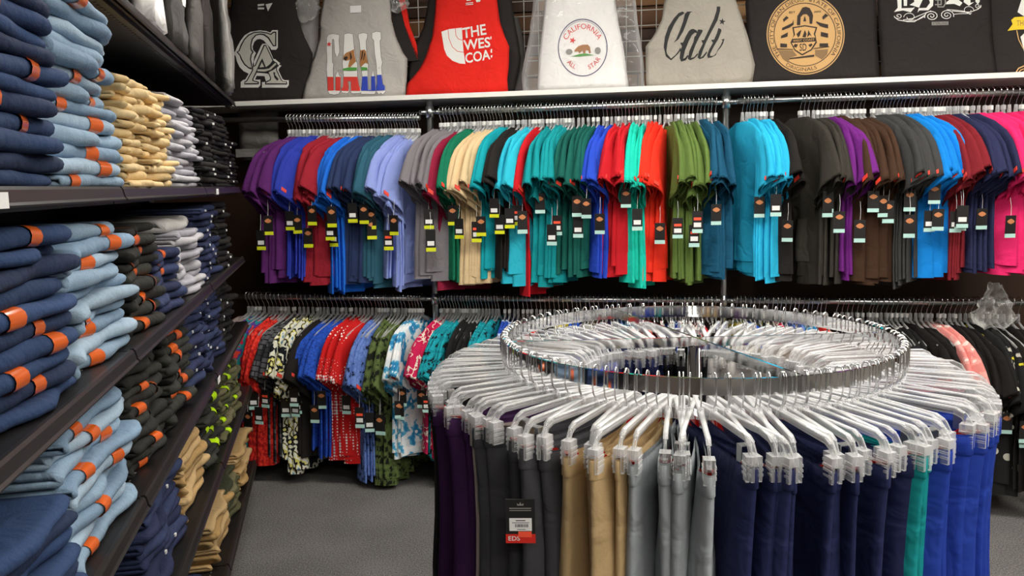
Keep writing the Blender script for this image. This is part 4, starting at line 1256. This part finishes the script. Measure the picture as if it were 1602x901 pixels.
HKP = MB().tube([(-.0095, 0, -.026), (-.0095, 0, -.004)] + [(.0095*math.cos(rad(a)), 0, -.0005+.0105*math.sin(rad(a))) for a in range(160, -20, -28)] + [(.0098, 0, -.020), (.010, 0, -.036), (.007, 0, -.048), (0, 0, -.057), (0, 0, -.074)], .0016, 6).me('hook', True)
def strip(path, wy, hz):
    rows = []
    for i, (x, z) in enumerate(path):
        a = Vector(path[max(0, i-1)]); b_ = Vector(path[min(len(path)-1, i+1)])
        tn = (b_-a).normalized(); nn = Vector((-tn.y, tn.x))*hz/2
        rows.append([(x+nn.x, -wy/2, z+nn.y), (x+nn.x, wy/2, z+nn.y), (x-nn.x, wy/2, z-nn.y), (x-nn.x, -wy/2, z-nn.y)])
    return rows
def pant_hanger(v):
    hw = (.150, .156, .172)[v]
    path = [(-hw-.004, -.112), (-hw-.002, -.095), (-hw+.006, -.082), (-hw+.022, -.0745), (-.06, -.072), (0, -.070), (.06, -.072), (hw-.022, -.0745), (hw-.006, -.082), (hw+.002, -.095), (hw+.004, -.112)]
    m = MB().loft(strip(path, .0045, .013), True, True)
    m.loft(strip([(p[0], p[1]+.006) for p in path[2:9]], .009, .0025), True, True)
    m.tube([(0, 0, -.058), (0, 0, -.078)], [.006, .010], 8)
    bar = m.me('bar', True)
    cl = MB().box(-.010, .014, -.010, -.004, -.040, .004).box(-.010, .014, .004, .010, -.040, .004).box(-.010, .014, -.004, .004, -.012, .004)
    for q in range(3): cl.box(-.010, .0145, -.0115, -.010, -.030+q*.009, -.026+q*.009).box(-.010, .0145, .010, .0115, -.030+q*.009, -.026+q*.009)
    return bar, cl.me('grip'), hw
PH = [pant_hanger(v) for v in range(3)]
MCL = MB().box(-.008, .008, -.0125, -.011, -.055, .006).box(-.008, .008, .011, .0125, -.055, .006).box(-.008, .008, -.011, .011, .004, .006).me('metal_clip')
def pants_fold(x, z, v):
    a = .003 + .016*min(1, -z/.5)
    return a*math.sin(x*22+v*2.3+z*1.5) + a*.4*math.sin(x*61+v*3.1)
def pants_mesh(v, hw):
    M = 28
    rows = []
    for z in (0, -.012, -.035, -.07, -.12, -.2, -.3, -.42, -.56, -.72, -.88, -1.0):
        th = lerp(.019, .026, min(1, -z/.25))
        wd = hw+.012 - .01*math.sin(min(1, -z/.4)*PI) + .012*min(1, max(0, -z-.3))
        row = []
        for k in range(M):
            a = 2*PI*k/M
            x = wd*sgnpow(math.cos(a), .7)
            op = .3+.7*min(1, max(0, (abs(x)/wd-.55)/.3))
            op = lerp(op, 1, min(1, -z/.2))
            y = th*op*sgnpow(math.sin(a), .85)*(1-.25*math.exp(-((x/.03)**2))*min(1, -z/.2)) + pants_fold(x, z, v)
            zz = z - (.010*math.cos(PI*x/wd*.5) if z > -.03 else 0)
            row.append((x, y, zz))
        rows.append(row)
    b = MB().loft(rows[::-1], True).me('body', True)
    R = []
    for z, sc_ in ((.001, .97), (-.004, .93), (-.03, .90), (-.055, .88)):
        row = []
        for k in range(M):
            a = 2*PI*k/M
            x = (hw+.012)*sc_*sgnpow(math.cos(a), .7)
            row.append((x, .019*(.25+.7*min(1, max(0, (abs(x)/hw-.55)/.3)))*(sc_-.06)*sgnpow(math.sin(a), .85)+pants_fold(x, 0, v), z-.010*math.cos(PI*x/hw*.5)+.0015-.03*(1-min(1, max(0, (abs(x)/hw-.62)/.25)))))
        R.append(row)
    lin_ = MB().loft(R[::-1], True).me('waist_lining', True)
    sm = MB()     # waistband seam: a proud band below the rim
    R = []
    for z, k2 in ((-.004, 0), (-.005, .0013), (-.038, .0013), (-.040, 0)):
        th = lerp(.019, .026, min(1, -z/.25))
        R.append([((hw+.012+k2)*sgnpow(math.cos(2*PI*k/M), .7), (th*lerp(.3+.7*min(1, max(0, (abs(sgnpow(math.cos(2*PI*k/M), .7))-.55)/.3)), 1, min(1, -z/.2))+k2)*sgnpow(math.sin(2*PI*k/M), .85)*.995+pants_fold((hw+.012)*sgnpow(math.cos(2*PI*k/M), .7), z, v), z-.010*math.cos(PI*sgnpow(math.cos(2*PI*k/M), .7)*.5)) for k in range(M)])
    wbm = sm.loft(R[::-1], True).me('waistband', True)
    return b, lin_, wbm
PMESH = [[pants_mesh(v, PH[h][2]) for v in range(4)] for h in range(3)]
PCOL = {n_: fabric('trouser_'+n_, h, .12, scale=4, bump=.05, rough=.75) for n_, h in dict(black='121112', plum='3c1a48', stone='a89c94', charcoal='46464a', khaki='c0a478', silver='9ea4a8', navy='20264e', teal='0f8e90', royal='203c9c', periwinkle='8088cc', red='a82028', white='d0ccc8').items()}
PWORD = dict(black='black', plum='dark plum', stone='pale stone', charcoal='charcoal', khaki='khaki', silver='silver grey', navy='navy', teal='teal', royal='royal blue', periwinkle='periwinkle', red='red', white='off-white')
SEG = [  # clockwise from the left seen from above: (start, end, count, colour)
    (-178, -150, 7, 'navy'), (-150, -128, 6, 'periwinkle'), (-128, -112, 4, 'black'), (-112, -76, 10, 'black'), (-73, -60, 4, 'plum'), (-59, -59, 1, 'stone'), (-54, -37, 5, 'charcoal'), (-34, -23.5, 5, 'khaki'), (-21, -11, 5, 'silver'),
    (-8, 23.5, 11, 'navy'), (26, 29.5, 2, 'teal'), (33, 60, 8, 'royal'), (63, 80, 5, 'black'), (83, 108, 7, 'red'), (111, 135, 7, 'stone'), (138, 158, 6, 'white'), (161, 179, 6, 'black')]
eds = None
cnt = {}
for a0, a1, n_, colr in SEG:
    for i in range(n_):
        ph = lerp(a0, a1, i/(n_-1)) if n_ > 1 else a0
        cnt[colr] = cnt.get(colr, 0)+1
        front = abs(ph) < 75
        where = 'front of round rack' if abs(ph) < 40 else 'left of round rack' if -115 < ph < 0 else 'right of round rack' if 0 < ph < 115 else 'back of round rack'
        rz = rad(ph-90) + rad(rnd.uniform(-8, 8))
        rz += rad({('charcoal', 0): -14, ('charcoal', 1): -10, ('navy', 0): 14, ('navy', 1): 18, ('khaki', 2): -10, ('royal', 6): -14}.get((colr, i), 0)) if abs(ph) < 90 else 0
        hv = rnd.randrange(3)
        pos = RC + Vector((RR*math.sin(rad(ph)), -RR*math.cos(rad(ph)), RZ))
        hv = 2 if colr == 'black' and ph < 0 else hv
        seg_word = '%s trousers' % PWORD[colr]
        pl = 'single pair' if n_ == 1 else '%s of run' % ordn(i)
        extra = {(-128): ' beside periwinkle', 63: ' beside royal blue', 161: ' beside off-white', -178: ' at rear', 111: ' at rear'}.get(a0, '')
        h = thing('trouser_hanger', 'clear clip hanger holding %s%s, %s, %s' % (seg_word, extra, pl, where), 'hanger', pos, rz, 'clear clip hangers on the round rack')
        add('hook', HKP, WIRE, h)
        bar, grip, hw = PH[hv]
        add('bar', bar, CLEAR, h)
        for sx in (-1, 1): add('grip', grip, CLEAR, h, (sx*(hw-.002), 0, -.100), 0 if sx > 0 else PI)
        if rnd.random() < .22: add('metal_clip', MCL, GREYCLIP, h, (hw-.030, 0, -.092))
        tr = thing('trousers', '%s%s, %s, %s' % (seg_word, extra, pl, where), 'trousers', pos + Vector((0, 0, -.112 - rnd.uniform(0, .012))), rz, '%s on the round rack' % seg_word)
        tr.scale = (1, .5 if colr == 'stone' else rnd.uniform(.75, 1.35), 1)
        b, ln_, wbm = PMESH[hv][rnd.randrange(4)]
        add('body', b, PCOL[colr], tr)
        add('waistband', wbm, PCOL[colr], tr)
        add('waist_lining', ln_, REDLINING if colr not in ('black', 'white', 'periwinkle') or rnd.random() < .3 else PCOL[colr], tr)
        if colr == 'charcoal' and i == 2: eds = tr
# empty hangers left between the trousers
for a0, a1, n_, colr in SEG:
    if n_ == 1: continue
    extra = ' at rear' if abs(a0) > 100 else ''
    for i in range(max(1, int(abs(a1-a0)/6.0))):
        ph = lerp(a0, a1, (i+.5)/max(1, int(abs(a1-a0)/6.0))) + rnd.uniform(-1.2, 1.2)
        hv = rnd.randrange(2)
        h = thing('trouser_hanger', 'empty clear clip hanger among %s trousers%s, %s of those, round rack' % (PWORD[colr], {(-128): ' beside periwinkle', 63: ' beside royal blue', 161: ' beside off-white'}.get(a0, extra), ordn(i)), 'hanger',
                  RC + Vector((RR*math.sin(rad(ph)), -RR*math.cos(rad(ph)), RZ)), rad(ph-90)+rad(rnd.uniform(-12, 12)), 'clear clip hangers on the round rack')
        add('hook', HKP, WIRE, h)
        bar, grip, hw = PH[hv]
        add('bar', bar, CLEAR, h)
        for sx in (-1, 1): add('grip', grip, CLEAR, h, (sx*(hw-.002), 0, -.100), 0 if sx > 0 else PI)
# the big hang tag on the charcoal trousers, facing the aisle
bpy.context.view_layer.update()
pp = eds.matrix_world.translation
og = hit(814, 815, Vector((0, pp.y-.185, 0)), Vector((0, 1, 0)))
inv = eds.matrix_world.inverted()
lo_ = inv @ og
rzt = -eds.rotation_euler.z - PI/2 + rad(4)
card = add('hang_tag', MB().box(-.0012, .0012, -.024, .024, -.0415, .0415).me('hang_tag'), TAGBLACK, eds, lo_, rzt)
MB().box(-.0018, .0018, -.0245, .0245, -.0415, -.0245).build('red_band', TAGRED, card)
MB().box(-.0019, .0019, -.0185, .0185, -.018, .006).build('price_sticker', PAPER, card)
bc = MB()
x = -.009
while x < .012:
    w_ = rnd.choice((.0006, .001, .0014)); bc.box(.0019, .0021, x, x+w_, -.011, -.005); x += w_+.0008
bc.box(.0019, .0021, -.008, .008, .001, .0025).box(.0019, .0021, -.014, .014, -.003, -.002).box(.0019, .0021, -.006, .008, -.0155, -.0145)
bc.build('barcode', PRINTBLACK, card, kind='stuff')
MB().box(-.002, .0024, -.004, .018, -.030, -.0195).build('orange_sticker', STICKORANGE, card)
g = text_geo('EDS', .01)
add('lettering', mesh('lettering', [(.0022, -.0205+.019*x, -.0365+.0085*y) for x, y in g[0]], g[1], False), PRINTWHITE, card)
MB().raw([(.0016, -.005, .030), (.0016, -.0055, .0345), (.0016, -.002, .032), (.0016, 0, .037), (.0016, .002, .032), (.0016, .0055, .0345), (.0016, .005, .030)], [tuple(range(7))]).build('crown', P_DGREY, card)
MB().box(-.0013, .0016, -.018, .018, .024, .0255).box(-.0013, .0016, -.018, .018, .020, .0213).build('small_print', P_DGREY, card)
